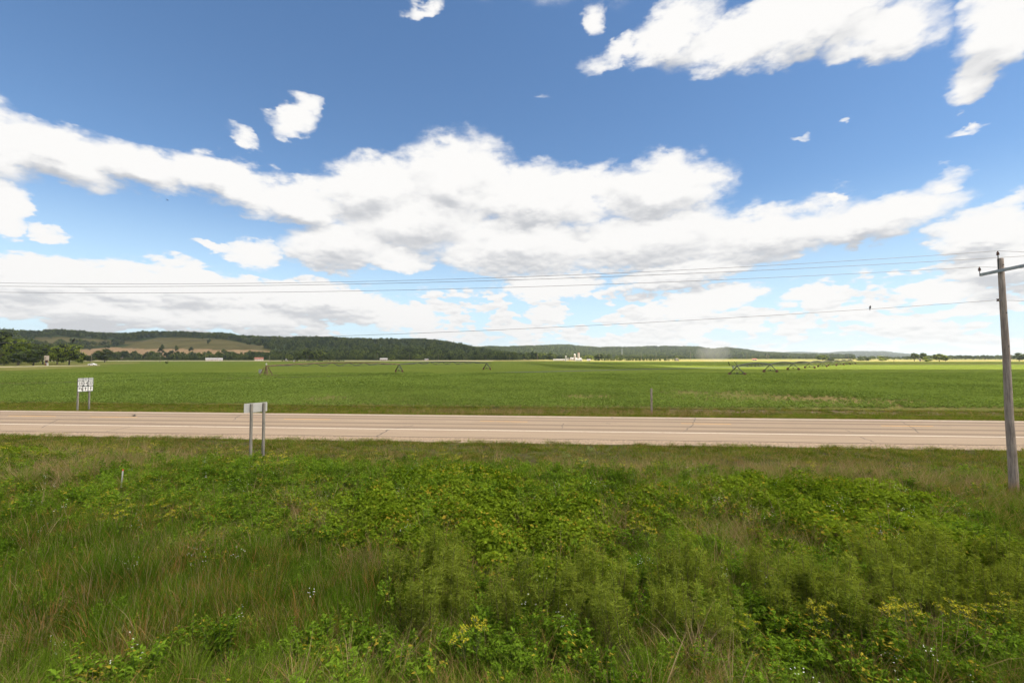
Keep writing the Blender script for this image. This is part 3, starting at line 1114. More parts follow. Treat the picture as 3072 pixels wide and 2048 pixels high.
M['willow'] = foliage('willow_leaves', (0.085, 0.130, 0.013), (0.265, 0.325, 0.052), None, 0, 0.45, island=0.75)
M['twig'] = plain('twigs', (0.11, 0.075, 0.04), 0.9)
M['gstem'] = plain('green_stem', (0.10, 0.13, 0.035), 0.8)
M['yellow'] = foliage('yellow_petals', (0.40, 0.36, 0.02), (0.56, 0.51, 0.04), None, 0, 0.2, 0.0)
M['petal'] = foliage('white_petals', (0.70, 0.70, 0.64), (0.80, 0.80, 0.76), None, 0, 0.2, 0.0)
M['bean'] = foliage('bean_leaves', (0.097, 0.143, 0.029), (0.222, 0.305, 0.075), None, 0, 0.4, 0.0, 0.05)


def sub(name):
    return bpy.data.collections.new(name)


C_SHORT, C_TALL, C_REED, C_STRAW = sub('t_short'), sub('t_tall'), sub('t_reed'), sub('t_straw')
C_FORB, C_VINE, C_WILLOW, C_BEAN, C_FLEA, C_SEED = sub('t_forb'), sub('t_vine'), sub('t_willow'), sub('t_bean'), sub('t_flea'), sub('t_seed')
for k in range(4):
    template(C_SHORT, f'a{k}', [(*blades(46, 0.26, 0.10, 0.26, 0.006, 0.4, 0.5, 2, 10 + k), 0)], [M['grass']])
    template(C_TALL, f'a{k}', [(*blades(60, 0.30, 0.30, 0.72, 0.007, 0.3, 0.5, 3, 20 + k), 0), (*blades(5, 0.25, 0.5, 0.85, 0.004, 0.3, 0.3, 3, 60 + k), 1)], [M['tallgrass'], M['straw']])
    template(C_REED, f'a{k}', [(*blades(58, 0.26, 0.55, 1.10, 0.0065, 0.12, 0.22, 3, 30 + k), 0), (*blades(4, 0.25, 0.8, 1.2, 0.005, 0.12, 0.12, 3, 70 + k), 1)], [M['reed'], M['straw']])
    template(C_STRAW, f'a{k}', [(*blades(22, 0.20, 0.55, 1.25, 0.0056, 0.35, 0.25, 3, 40 + k), 0)], [M['straw']])
    template(C_SEED, f'a{k}', [(*blades(26, 0.22, 0.35, 0.7, 0.005, 0.2, 0.2, 3, 80 + k), 0)], [M['seedgrass'] if 'seedgrass' in M else M['straw']])


def forb_parts(seed, H, nst, leaf, asp, per, spread):
    r = np.random.default_rng(seed)
    P, N, paths = [], [], []
    for s in range(nst):
        a = r.uniform(0, 2 * np.pi)
        d = r.uniform(0, spread)
        ln = r.uniform(0.05, 0.35)
        h = H * r.uniform(0.6, 1.1)
        pts = []
        for k in range(5):
            t = k / 4
            pts.append([d * np.cos(a) + ln * h * t * t * np.cos(a), d * np.sin(a) + ln * h * t * t * np.sin(a), h * t])
        paths.append(pts)
        pts = np.array(pts)
        for j in range(per):
            t = r.uniform(0.2, 1.0) ** 0.8 * 3.999
            i = int(t)
            q = pts[i] + (pts[i + 1] - pts[i]) * (t - i)
            P.append(q)
            an = r.uniform(0, 2 * np.pi)
            N.append([np.cos(an) * 0.7, np.sin(an) * 0.7, r.uniform(0.4, 1.2)])
    P, N = np.array(P), np.array(N)
    dirs = np.stack([N[:, 0], N[:, 1], np.full(len(N), 0.15)], 1)
    lv = leaves(P, np.stack([-N[:, 0] * .4, -N[:, 1] * .4, N[:, 2]], 1) + r.normal(0, .3, N.shape), leaf, asp, r, 0.2, 0.25, dirs)
    return lv, stalks(paths, 0.006)


for k in range(4):
    lv, st = forb_parts(100 + k, 0.62, 12, 0.085, 0.5, 22, 0.24)
    template(C_FORB, f'a{k}', [(*lv, 0), (*st, 1)], [M['forb'], M['gstem']])
    # vine tangles: a low mound of broad leaves
    r = np.random.default_rng(140 + k)
    n = 300
    a, d = r.uniform(0, 2 * np.pi, n), 0.55 * np.sqrt(r.uniform(0, 1, n))
    hh = 0.55 * (1 - (d / 0.62) ** 2) * r.uniform(0.45, 1.1, n) + 0.06
    P = np.stack([d * np.cos(a), d * np.sin(a), hh], 1)
    N = np.stack([np.cos(a) * d * 1.3, np.sin(a) * d * 1.3, np.full(n, 0.9)], 1) + r.normal(0, .45, (n, 3))
    template(C_VINE, f'a{k}', [(*leaves(P, N, 0.095, 0.95, r, 0.12, 0.2), 0)], [M['vine']])
    # willows: many arching switches with narrow leaves
    r = np.random.default_rng(180 + k)
    P, N, Dd, paths = [], [], [], []
    for s in range(13):
        an, d = r.uniform(0, 2 * np.pi), 0.38 * np.sqrt(r.uniform())
        H = r.uniform(0.8, 2.0)
        lean = r.uniform(0.01, 0.12)
        az_ = an + r.normal(0, .6)
        pts = []
        for q in range(7):
            t = q / 6
            pts.append([d * np.cos(an) + lean * H * t ** 1.8 * np.cos(az_), d * np.sin(an) + lean * H * t ** 1.8 * np.sin(az_), H * (t - 0.06 * t ** 3)])
        paths.append(pts)
        pts = np.array(pts)
        for j in range(95):
            t = (0.12 + 0.88 * r.uniform() ** 0.75) * 5.999
            i = min(5, int(t))
            b = pts[i] + (pts[i + 1] - pts[i]) * (t - i)
            aa = r.uniform(0, 2 * np.pi)
            rr = r.uniform(0, 0.085) * (1.25 - t / 6)                      # leaves sit on short side twigs
            o_ = np.array([np.cos(aa), np.sin(aa), 0.45])
            P.append(b + o_ * rr)
            Dd.append(o_ + np.array([0, 0, r.uniform(-0.5, 0.8)]))
            N.append(np.array([-np.cos(aa) * .5, -np.sin(aa) * .5, 1.0]) + r.normal(0, .5, 3))
    template(C_WILLOW, f'a{k}', [(*leaves(np.array(P), np.array(N), 0.125, 0.15, r, 0.1, 0.2, np.array(Dd)), 0), (*stalks(paths, 0.007), 1)], [M['willow'], M['twig']])
    # bean plant
    r = np.random.default_rng(220 + k)
    n = 20
    a, d = r.uniform(0, 2 * np.pi, n), 0.19 * np.sqrt(r.uniform(0, 1, n))
    P = np.stack([d * np.cos(a), d * np.sin(a), r.uniform(0.05, 0.26, n)], 1)
    N = np.stack([np.cos(a) * .5, np.sin(a) * .5, np.full(n, 0.9)], 1) + r.normal(0, .35, (n, 3))
    template(C_BEAN, f'a{k}', [(*leaves(P, N, 0.13, 0.75, r, 0.15, 0.15), 0)], [M['bean']])
    # fleabane: thin stems with white heads
    r = np.random.default_rng(260 + k)
    P, paths = [], []
    for s in range(4):
        x, y, H = r.normal(0, .12), r.normal(0, .12), r.uniform(.6, .95)
        paths.append([[x * .5, y * .5, 0], [x, y, H]])
        for j in range(2):
            P.append([x + r.normal(0, .04), y + r.normal(0, .04), H + r.normal(0, .03)])
    P = np.array(P)
    lv = leaves(np.repeat(P, 5, 0), r.normal(0, .5, (len(P) * 5, 3)) + [0, -.4, 1], 0.015, 0.7, r, 0.0, 0.0)
    template(C_FLEA, f'a{k}', [(*lv, 0), (*stalks(paths, 0.003), 1)], [M['petal'], M['gstem']])

GN_CACHE = {}


def scatter(name, coll, pts, rotz, scl, label, tilt=None, sclz=None, parent=None):
    """one 'stuff' object: template plants instanced on explicit points"""
    n = len(pts)
    me = bpy.data.meshes.new(name)
    me.vertices.add(n)
    me.vertices.foreach_set('co', np.asarray(pts, np.float32).ravel())
    rot = np.zeros((n, 3), np.float32)
    if tilt is not None:
        rot[:, 0] = tilt[:, 0]
        rot[:, 1] = tilt[:, 1]
    rot[:, 2] = rotz
    at_ = me.attributes.new('rot', 'FLOAT_VECTOR', 'POINT')
    at_.data.foreach_set('vector', rot.ravel())
    s3 = np.stack([scl, scl, scl if sclz is None else sclz], 1).astype(np.float32)
    at_ = me.attributes.new('scl', 'FLOAT_VECTOR', 'POINT')
    at_.data.foreach_set('vector', s3.ravel())
    at_ = me.attributes.new('idx', 'INT', 'POINT')
    at_.data.foreach_set('value', rng.integers(0, len(coll.objects), n).astype(np.int32))
    me.update()
    ng = GN_CACHE.get(coll.name)
    if ng is None:
        ng = bpy.data.node_groups.new('scatter_' + coll.name, 'GeometryNodeTree')
        ng.interface.new_socket('Geometry', in_out='INPUT', socket_type='NodeSocketGeometry')
        ng.interface.new_socket('Geometry', in_out='OUTPUT', socket_type='NodeSocketGeometry')
        t = NT(ng)
        i_ = t.n('NodeGroupInput')
        o_ = t.n('NodeGroupOutput')
        ci = t.n('GeometryNodeCollectionInfo')
        ci.inputs['Collection'].default_value = coll
        ci.inputs['Separate Children'].default_value = True
        ci.inputs['Reset Children'].default_value = True

        def attr(nm, dt):
            a = t.n('GeometryNodeInputNamedAttribute', data_type=dt)
            a.inputs['Name'].default_value = nm
            return a.outputs[0]
        e2r = t.n('FunctionNodeEulerToRotation', {0: attr('rot', 'FLOAT_VECTOR')})
        ip = t.n('GeometryNodeInstanceOnPoints', {'Points': i_.outputs[0], 'Instance': ci.outputs[0]})
        ip.inputs['Pick Instance'].default_value = True
        t.put(ip.inputs['Instance Index'], attr('idx', 'INT'))
        t.put(ip.inputs['Rotation'], e2r.outputs[0])
        t.put(ip.inputs['Scale'], attr('scl', 'FLOAT_VECTOR'))
        t.put(o_.inputs[0], ip.outputs[0])
        GN_CACHE[coll.name] = ng
    o = obj(name, me, parent)
    md = o.modifiers.new('scatter', 'NODES')
    md.node_group = ng
    if label:
        tag(o, label, kind='stuff')
    else:
        o['kind'] = 'stuff'
    return o


def n2(x, y, s, seed=0.0):
    """cheap smooth 2-D noise in 0..1"""
    a = np.sin(x * s + 1.7 * np.sin(y * s * 0.73 + seed) + seed * 2.1) * np.cos(y * s * 1.13 + 1.3 * np.sin(x * s * 0.61 - seed))
    b = np.sin(x * s * 2.3 - seed + 1.1 * np.sin(y * s * 1.9)) * np.cos(y * s * 2.7 + seed * 3)
    return np.clip(0.5 + 0.36 * a + 0.2 * b, 0, 1)


def area_points(v0, v1, dens, margin=2.5, umin=None):
    """uniform random points over the part of the near strip that the camera sees"""
    Ym = v1 + 3
    half = 1.20 * Ym + margin
    n = int(2 * half * (v1 - v0) * dens)
    u = rng.uniform(-half, half, n)
    v = rng.uniform(v0, v1, n)
    x = RDIR.x * u + RNOR.x * v
    y = RDIR.y * u + RNOR.y * v
    keep = np.abs(x) < 1.18 * y + margin
    return x[keep], y[keep]


STAKE = gnd(364, 1462, 0.2)


def put(name, coll, x, y, s0, s1, label, tilt=0.0, zoff=0.0):
    # the survey stake stands in a small trodden gap
    ok = ~((np.abs(x - STAKE.x * y / STAKE.y) < 0.32) & (y < STAKE.y + 0.15) & (y > STAKE.y - 2.3))
    x, y = x[ok], y[ok]
    n = len(x)
    z = terrain(x, y) + zoff
    scl = rng.uniform(s0, s1, n)
    tl = rng.normal(0, tilt, (n, 2)) if tilt else None
    return scatter(name, coll, np.stack([x, y, z], 1), rng.uniform(0, 6.283, n), scl, label, tl)


def sel(x, y, w_):
    k = rng.uniform(0, 1, len(x)) < w_
    return x[k], y[k]


# where the patches of each kind of plant lie (pixel blobs of the photo, laid down on the ground)
def blob(x, y, blobs, z=0.1):
    wgt = np.zeros(len(x))
    for px, py, rx, ry in blobs:
        c = gnd(px, py, z)
        ex = abs(gnd(px + rx, py, z).x - c.x)
        ey = 0.5 * abs(gnd(px, py - ry, z).y - gnd(px, py + ry, z).y)
        wgt = np.maximum(wgt, np.exp(-(((x - c.x) / ex) ** 2 + ((y - c.y) / ey) ** 2)))
    return wgt


VINES = [(2450, 1540, 170, 60), (2640, 1600, 170, 60), (2820, 1640, 140, 60), (2560, 1500, 120, 40), (1700, 1560, 130, 70), (1620, 1640, 140, 60), (1900, 1540, 120, 50), (1500, 1600, 120, 60),
         (1230, 1560, 200, 60), (1350, 1500, 200, 50), (80, 1370, 130, 40)]
STRAWS = [(230, 1390, 200, 40), (380, 1405, 120, 36), (150, 1440, 160, 40), (2030, 1570, 90, 70), (2130, 1620, 70, 70), (2250, 1600, 80, 60), (1880, 1590, 80, 60), (1930, 1420, 260, 30), (2350, 1430, 260, 40),
          (2650, 1450, 250, 40), (2900, 1500, 120, 40), (900, 1560, 90, 60), (1100, 1700, 60, 60), (560, 1680, 120, 40), (450, 1980, 100, 50), (2850, 2000, 160, 60), (2050, 2000, 130, 60), (1180, 1990, 60, 80),
          (150, 1900, 130, 60)]
FORBS = [(600, 1480, 300, 90), (900, 1460, 300, 60), (1300, 1470, 350, 60), (1750, 1500, 300, 70), (300, 1560, 200, 80), (1500, 1990, 350, 80), (2500, 1960, 350, 70), (1100, 1990, 200, 70), (700, 1600, 250, 60),
         (60, 1380, 120, 60), (2300, 1900, 250, 50), (3000, 1990, 130, 80)]
WILLOWS = [(1250, 1840, 130, 50), (1480, 1860, 150, 60), (1700, 1880, 150, 70), (1900, 1870, 160, 80), (2120, 1870, 170, 80), (2350, 1860, 170, 80), (2560, 1840, 170, 80), (2760, 1820, 150, 80), (2950, 1820, 140, 90),
           (1330, 1760, 110, 36), (2300, 1790, 220, 40), (2750, 1740, 180, 40), (3060, 1760, 80, 60)]
REEDS = [(200, 1750, 320, 110), (550, 1780, 320, 110), (850, 1800, 220, 100), (100, 1650, 260, 60), (1050, 1830, 120, 70), (420, 1680, 260, 50)]

# mown-looking grass of the road bank
x, y = area_points(24.5, 34.9, 15)
bald = n2(x, y, 0.5, 1.0)
k = (rng.uniform(0, 1, len(x)) < 0.5 + 0.5 * bald) & (w2v(x, y) < 34.42 + 0.40 * np.sin(x * 0.7) * np.sin(x * 0.23))
put('verge_grass', C_SHORT, x[k], y[k], 0.75, 1.5, 'short olive grass on the bank below the near road edge', 0.12)
# far side of the road
x, y = area_points(48.95, 57.5, 8)
put('verge_grass', C_SHORT, x, y, 0.9, 1.9, 'grass strip between the far road edge and the bean field', 0.1)
x, y = area_points(49.6, 55.0, 5)
xs, ys = sel(x, y, blob(x, y, [(1700, 1232, 330, 10), (1450, 1236, 250, 8), (2000, 1240, 200, 8)], -0.1) * 0.9)
put('seed_grass', C_STRAW, xs, ys, 0.45, 0.8, 'pale seeding grass standing along the far side of the road', 0.1)
x, y = area_points(49.2, 53.5, 5)
xs, ys = sel(x, y, blob(x, y, [(2700, 1244, 330, 9), (3050, 1246, 200, 9), (2480, 1250, 160, 5)], -0.1))
put('lush_grass', C_TALL, xs, ys, 0.5, 0.85, 'lush dark grass in the far ditch on the right', 0.1)
x, y = area_points(57.5, 92.0, 1.3)
xs, ys = sel(x, y, blob(x, y, [(2250, 1190, 260, 26), (2480, 1202, 250, 22), (2080, 1180, 130, 12), (2750, 1210, 160, 8)], 0.0) * 0.9)
put('field_stubble', C_STRAW, xs, ys, 0.25, 0.45, 'thin tan stubble in the bare patch of the bean field', 0.3)
# rough grass everywhere nearer than that
x, y = area_points(6.0, 25.2, 13)
w_ = 0.85 - 0.55 * blob(x, y, VINES) - 0.5 * blob(x, y, REEDS)
x, y = sel(x, y, w_)
put('rough_grass', C_TALL, x, y, 0.55, 1.15, 'rough tall grass between the railway and the highway', 0.15)
x, y = area_points(6.0, 16.5, 17)
x, y = sel(x, y, np.clip(blob(x, y, REEDS) * 1.4, 0, 1))
put('sedge', C_REED, x, y, 0.7, 1.15, 'upright green sedge with rusty tips at lower left', 0.08)
x, y = area_points(6.0, 30.0, 6)
xs, ys = sel(x, y, np.clip(blob(x, y, STRAWS) * 1.0 + 0.05, 0, 1))
put('dead_grass', C_STRAW, xs, ys, 0.6, 1.2, 'dead tan grass stalks leaning among the green weeds', 0.35)
x, y = area_points(6.0, 27.0, 9)
xs, ys = sel(x, y, np.clip(blob(x, y, FORBS) * 0.9 + 0.06 + 0.25 * (n2(x, y, 1.1, 3.0) > 0.62), 0, 1))
put('leafy_weeds', C_FORB, xs, ys, 0.55, 1.25, 'dense leafy weeds covering the middle of the bank', 0.15)
x, y = area_points(10.0, 27.0, 6)
xs, ys = sel(x, y, np.clip(blob(x, y, VINES) * 1.3, 0, 1))
put('vine_tangle', C_VINE, xs, ys, 0.7, 1.35, 'tangle of bright broad leaved vines on the bank', 0.2)
x, y = area_points(8.0, 15.5, 3.4)
xs, ys = sel(x, y, np.clip(blob(x, y, WILLOWS) * 1.25, 0, 1))
put('willow_thicket', C_WILLOW, xs, ys, 0.5, 1.0, 'thicket of young narrow leaved willows at lower right', 0.1)
x, y = area_points(6.5, 22.0, 0.30)
xs, ys = sel(x, y, 0.3 + 0.7 * (n2(x, y, 0.9, 8.0) > 0.6))
put('white_wildflowers', C_FLEA, xs, ys, 0.8, 1.2, 'small white wildflowers dotted through the grass', 0.1)

# ------------------------------------------------------------------ bean rows
ca, sa = math.cos(ROWA), math.sin(ROWA)
TRACK_A, TRACK_B = gnd(0, 1153), gnd(2048, 1104.5)


def track_dist(x, y):
    d = (TRACK_B - TRACK_A).normalized()
    return (x - TRACK_A.x) * d.y - (y - TRACK_A.y) * d.x


BARE = [(2250, 1190, 260, 24), (2480, 1200, 240, 20), (2080, 1180, 130, 12), (980, 1196, 60, 8), (1750, 1192, 90, 8), (2700, 1205, 160, 8)]


def bean_block(Y0, Y1, step, s0, s1, label):
    half = 1.19 * Y1
    L = 2 * math.hypot(half, Y1)
    rs = np.arange(-L, L, 0.76)
    out = []
    for rr in rs:
        tt = np.arange(-L, L, step)
        tt = tt + rng.uniform(-step * .35, step * .35, len(tt))
        x = ca * tt - sa * (rr + rng.normal(0, 0.05, len(tt)))
        y = sa * tt + ca * (rr + rng.normal(0, 0.05, len(tt)))
        k = (y > Y0) & (y < Y1) & (np.abs(x) < 1.17 * y + 1) & (w2v(x, y) > 57.0 + 0.7 * np.sin(x * 0.3))
        if k.any():
            out.append(np.stack([x[k], y[k]], 1))
    P = np.concatenate(out)
    x, y = P[:, 0], P[:, 1]
    gap = np.abs(track_dist(x, y)) < 4.3
    thin = blob(x, y, BARE, 0.0) * 0.95
    edge = np.clip((59.5 - w2v(x, y)) / 2.5, 0, 1) * 0.5
    k = ~gap & (rng.uniform(0, 1, len(x)) > np.maximum(thin, edge) + 0.05)
    x, y = x[k], y[k]
    grow = 0.75 + 0.5 * n2(x, y, 0.05, 2.0)
    scl = rng.uniform(s0, s1, len(x)) * grow
    scatter('bean_plants', C_BEAN, np.stack([x, y, np.zeros(len(x))], 1), rng.uniform(0, 6.28, len(x)), scl, label)


bean_block(56, 92, 0.30, 0.9, 1.5, 'young green bean plants in rows nearest the road')
bean_block(92, 175, 0.55, 1.25, 2.0, 'young green bean plants in rows farther out in the field')
M['soil'] = plain('bare_soil', (0.15, 0.10, 0.065), 1.0, 0, 0.3, 2.0)
dv = (TRACK_B - TRACK_A).normalized()
nv_ = Vector((-dv.y, dv.x, 0))
e0, e1 = TRACK_A - dv * 60, TRACK_A + dv * 420
M['rut'] = plain('wheel_rut_soil', (0.026, 0.034, 0.010), 1.0, 0, 0.3, 2.0)
rut = MB()
rut.prism([(-4.2, 0.008), (-2.4, 0.014), (2.4, 0.014), (4.2, 0.008), (4.2, 0.003), (-4.2, 0.003)], 'x', 0, (e1 - e0).length)
tag(rut.build('wheel_rut', M['rut'], loc=e0, rot=(0, 0, math.atan2(dv.y, dv.x))), 'dark wheel rut of the irrigation machine across the field', kind='structure')
# bare earth left by the plough along the far ditch, on the right
sv, sf = strip(54.6, 56.9, -0.0, 14, 62, 0.5, 1.0)
for q in sv:
    q.z = float(terrain(q.x, q.y)) + 0.035
tag(obj('bare_soil', mesh_np('bare_soil', sv, sf, M['soil'])), 'reddish bare soil strip along the field edge on the right', kind='structure')

# ------------------------------------------------------------------ trees
M['treeleaf'] = foliage('tree_leaves', (0.105, 0.151, 0.017), (0.301, 0.357, 0.050), None, 0, 0.35, nscale=0.12)
M['treedark'] = foliage('dark_tree_leaves', (0.041, 0.065, 0.014), (0.128, 0.162, 0.032), None, 0, 0.25, nscale=0.12)
M['forestleaf'] = foliage('forest_leaves', (0.026, 0.044, 0.010), (0.120, 0.150, 0.032), None, 0, 0.25, nscale=0.02, island=0.35, instw=0.7)
M['forestpale'] = foliage('far_forest_leaves', (0.032, 0.055, 0.012), (0.115, 0.145, 0.032), None, 0, 0.25, nscale=0.008, island=0.35, instw=0.7)
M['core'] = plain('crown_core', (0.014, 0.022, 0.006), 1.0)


def ico(sub_):
    bm = bmesh.new()
    bmesh.ops.create_icosphere(bm, subdivisions=sub_, radius=1.0)
    v = np.array([x.co for x in bm.verts])
    f = np.array([[q.index for q in p.verts] for p in bm.faces])
    bm.free()
    return v, f


ICO1, ICO2 = ico(1), ico(2)


def crown(seed, nlobe, per, leaf, wr=0.42, z0=0.22, z1=1.0, conic=0.0, flat=0.8, core=True, spread=1.0):
    """unit-height crown: leaf clumps on uneven lobes -> tri parts"""
    r = np.random.default_rng(seed)
    zc = (z0 + z1) / 2
    hz_ = (z1 - z0) / 2
    P, N, parts = [], [], []
    for i in range(nlobe):
        while True:
            q = r.uniform(-1, 1, 3)
            if np.linalg.norm(q) < 1:
                break
        q = q / max(np.linalg.norm(q), 1e-3) * (np.linalg.norm(q) ** 0.45)
        zz = zc + q[2] * hz_ * 0.72
        nar = 1 - conic * (zz - z0) / (z1 - z0)
        c = np.array([q[0] * wr * 0.68 * nar * spread, q[1] * wr * 0.68 * nar * spread, zz])
        rad = r.uniform(0.26, 0.46) * wr * (0.6 + 0.4 * nar)
        d = r.normal(size=(per, 3))
        d /= np.linalg.norm(d, axis=1, keepdims=True)
        rr = rad * (0.72 + 0.36 * r.uniform(0, 1, (per, 1)))
        P.append(c + d * rr * [1, 1, flat])
        N.append(d + r.normal(0, .45, (per, 3)) + [0, 0, .35])
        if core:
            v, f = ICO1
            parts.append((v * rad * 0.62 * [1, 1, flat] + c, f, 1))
    P, N = np.concatenate(P), np.concatenate(N)
    parts.insert(0, (*leaves(P, N, leaf, 0.8, r, 0.15, 0.1), 0))
    return parts


def trunk_mesh(seed, r0, h, nl=6, wr=0.3):
    rr = random.Random(seed)
    mb = MB()
    mb.tube([(0, 0, -0.03), (0.005, 0.004, h * 0.4), (-0.006, 0.008, h), (0.0, 0.0, h * 1.7)], [r0 * 1.5, r0 * 1.05, r0 * 0.8, r0 * 0.25], 7)
    for k in range(nl):
        a = 6.283 * k / nl + rr.uniform(-.4, .4)
        z = h * rr.uniform(0.8, 1.25)
        w1 = wr * rr.uniform(0.6, 1.0)
        mb.tube([(0, 0, z), (w1 * .45 * math.cos(a), w1 * .45 * math.sin(a), z + 0.12), (w1 * math.cos(a), w1 * math.sin(a), z + 0.27)], [r0 * .55, r0 * .35, r0 * .1], 5, False)
    return mesh_np('trunk', mb.v, mb.f, M['bark'])


TREEK = {}
for nm, args, th in (('round', dict(nlobe=20, per=95, leaf=0.040, wr=0.50, z0=0.05, conic=0.1), 0.16), ('broad', dict(nlobe=24, per=95, leaf=0.040, wr=0.55, z0=0.14), 0.24),
                     ('tall', dict(nlobe=22, per=95, leaf=0.036, wr=0.36, z0=0.10), 0.2), ('cone', dict(nlobe=22, per=80, leaf=0.034, wr=0.36, z0=0.06, conic=0.8), 0.12),
                     ('bush', dict(nlobe=12, per=80, leaf=0.06, wr=0.62, z0=-0.1, conic=0.2), 0.12)):
    for dk in (0, 1):
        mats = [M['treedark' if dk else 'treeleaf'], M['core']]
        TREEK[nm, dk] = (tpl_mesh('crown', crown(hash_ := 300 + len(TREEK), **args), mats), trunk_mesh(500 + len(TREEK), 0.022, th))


def tree(name, px, top, base, wpx, kind, dark, label, rz=None, Y=None, group=None):
    if Y is None:
        Y = gnd(px, base).y
    p = at(px, base, Y)
    H = at(px, top, Y).z + 0.0
    cm, tm = TREEK[kind, dark]
    W = wpx / F * Y
    natural = {'round': 1.0, 'broad': 1.1, 'tall': 0.74, 'cone': 0.72, 'bush': 1.2}[kind]
    sx = W / natural
    e = empty(name, (p.x, Y, 0.0), random.uniform(0, 6.28) if rz is None else rz)
    e.scale = (sx, sx, H)
    obj('crown', cm, e)
    obj('trunk', tm, e)
    tag(e, label, 'tree' if kind != 'bush' else 'bush', group)
    return e


tree('leafy_tree', 2, 988, 1092, 130, 'broad', 1, 'tallest dark leafy tree at the left edge of the picture', Y=385)
tree('leafy_tree', 55, 1010, 1093, 70, 'tall', 0, 'tall tree with sunny yellow green top right beside the tallest tree', Y=372)
tree('leafy_tree', -60, 1010, 1093, 90, 'broad', 0, 'broad tree cut by the left picture edge behind the small tree', Y=380)
tree('small_tree', 12, 1065, 1096, 46, 'round', 0, 'small low round tree beside the gravel lane at far left')
tree('leafy_tree', 52, 1050, 1095, 52, 'round', 1, 'dark bushy tree between the small lane tree and the dark cedar', Y=352)
tree('dark_cedar', 100, 1042, 1096, 74, 'round', 1, 'very dark dense tree directly left of the brick house', Y=345)
tree('leafy_tree', 128, 1030, 1092, 80, 'broad', 1, 'leafy tree rising behind the brick house', Y=410)
tree('leafy_tree', 172, 1033, 1093, 50, 'tall', 0, 'slim tree filling the gap right of the brick house', Y=400)
tree('shade_tree', 208, 1026, 1094, 82, 'broad', 0, 'broad bright shade tree with bare trunk left of the white car', Y=378)
tree('solitary_tree', 314, 1043, 1086, 62, 'round', 1, 'round solitary tree right of the white car', Y=590)
tree('leafy_tree', 270, 1064, 1086, 40, 'round', 1, 'low dark tree just left of the round solitary tree', Y=640)
tree('field_bush', 500, 1081, 1090, 12, 'bush', 1, 'tiny dark bush alone at the field edge under the tan slope')
tree('leafy_tree', 893, 1051, 1083, 34, 'cone', 1, 'dark pointed tree at the left end of the farmstead clump')
tree('leafy_tree', 927, 1045, 1083, 48, 'broad', 1, 'tallest tree of the clump right of the pivot centre')
tree('leafy_tree', 960, 1051, 1083, 44, 'broad', 0, 'lighter round tree in the clump right of the pivot centre')
tree('leafy_tree', 988, 1053, 1083, 36, 'round', 1, 'dark tree at the right end of the farmstead clump')
tree('leafy_tree', 868, 1062, 1083, 26, 'round', 0, 'small pale tree left of the farmstead clump')
tree('leafy_tree', 1252, 1062, 1081, 36, 'round', 0, 'pale round tree in front of the wooded ridge at centre left')
tree('leafy_tree', 1175, 1067, 1081, 26, 'bush', 0, 'pale low bush beside the small beige house at centre left')
tree('leafy_tree', 1766, 1064, 1081, 46, 'round', 0, 'green tree immediately right of the taller silo')
tree('leafy_tree', 1800, 1060, 1081, 44, 'broad', 1, 'dark tree right of the farm between silo and pine')
tree('pine_tree', 1826, 1058, 1081, 18, 'cone', 1, 'single pointed dark pine right of the farm')
tree('leafy_tree', 1856, 1067, 1081, 36, 'bush', 0, 'low green tree right of the pointed pine')
tree('leafy_tree', 2030, 1066, 1081, 22, 'bush', 0, 'small tree behind the white house at centre right')
tree('leafy_tree', 2468, 1063, 1082, 40, 'round', 0, 'round green tree in the middle of the pale strip on the right')
tree('leafy_tree', 2490, 1070, 1082, 44, 'bush', 1, 'low dark bush beside the round tree on the pale strip')
tree('leafy_tree', 2645, 1066, 1082, 38, 'bush', 0, 'light green bush left of the right hand farm trees')
tree('leafy_tree', 2590, 1068, 1082, 44, 'bush', 1, 'dark bush under the right end of the far ridge')
tree('leafy_tree', 2743, 1057, 1083, 28, 'tall', 1, 'dark tall tree at the left of the right hand farm clump')
tree('leafy_tree', 2769, 1056, 1083, 24, 'tall', 1, 'slim dark tree with layered crown in the right hand clump')
tree('leafy_tree', 2780, 1068, 1084, 34, 'bush', 0, 'low bush at the front of the right hand farm clump')
tree('leafy_tree', 2818, 1059, 1084, 40, 'broad', 0, 'brownish green round tree in the right hand farm clump')
tree('leafy_tree', 2836, 1064, 1084, 24, 'round', 0, 'small tree at the right end of the farm clump')
tree('leafy_tree', 3058, 1056, 1083, 44, 'round', 1, 'round topped tree at the far right edge behind the pole')

# woods and hedges that read as one mass
C_FOREST, C_PALE = sub('t_forest'), sub('t_pale')
for k in range(5):
    prm = dict(nlobe=9, per=26, leaf=0.11, wr=0.44, z0=0.02, conic=(0.1, 0.3, 0.1, 0.75, 0.2)[k])
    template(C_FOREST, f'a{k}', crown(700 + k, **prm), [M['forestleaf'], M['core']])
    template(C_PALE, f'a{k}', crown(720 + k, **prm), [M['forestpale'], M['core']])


def hill_wood(key, n, keep, name, coll, label, s0, s1, t0=0.0, t1=1.12, pr=None):
    h = HILLS[key]
    p = rng.uniform(*(pr or (h['sky'][0][0], h['sky'][-1][0])), n)
    t = rng.uniform(t0, t1, n)
    X, Y, Z = hill_height(h, p, t)
    qx, qy = topix(X, Y, Z)
    k = keep(qx, qy, t)
    X, Y, Z = X[k], Y[k], Z[k]
    s = rng.uniform(s0, s1, len(X))
    return scatter(name, coll, np.stack([X, Y, Z - 0.5], 1), rng.uniform(0, 6.28, len(X)), s * rng.uniform(0.75, 1.1, len(X)), label, sclz=s)


def keepA(qx, qy, t):
    open_ = pin(qx, qy, MEADOW1) | pin(qx, qy, MEADOW2) | pin(qx, qy, TANZONE)
    scattered = rng.uniform(0, 1, len(qx)) < 0.012
    return ~open_ | (scattered & (qy > 1008))


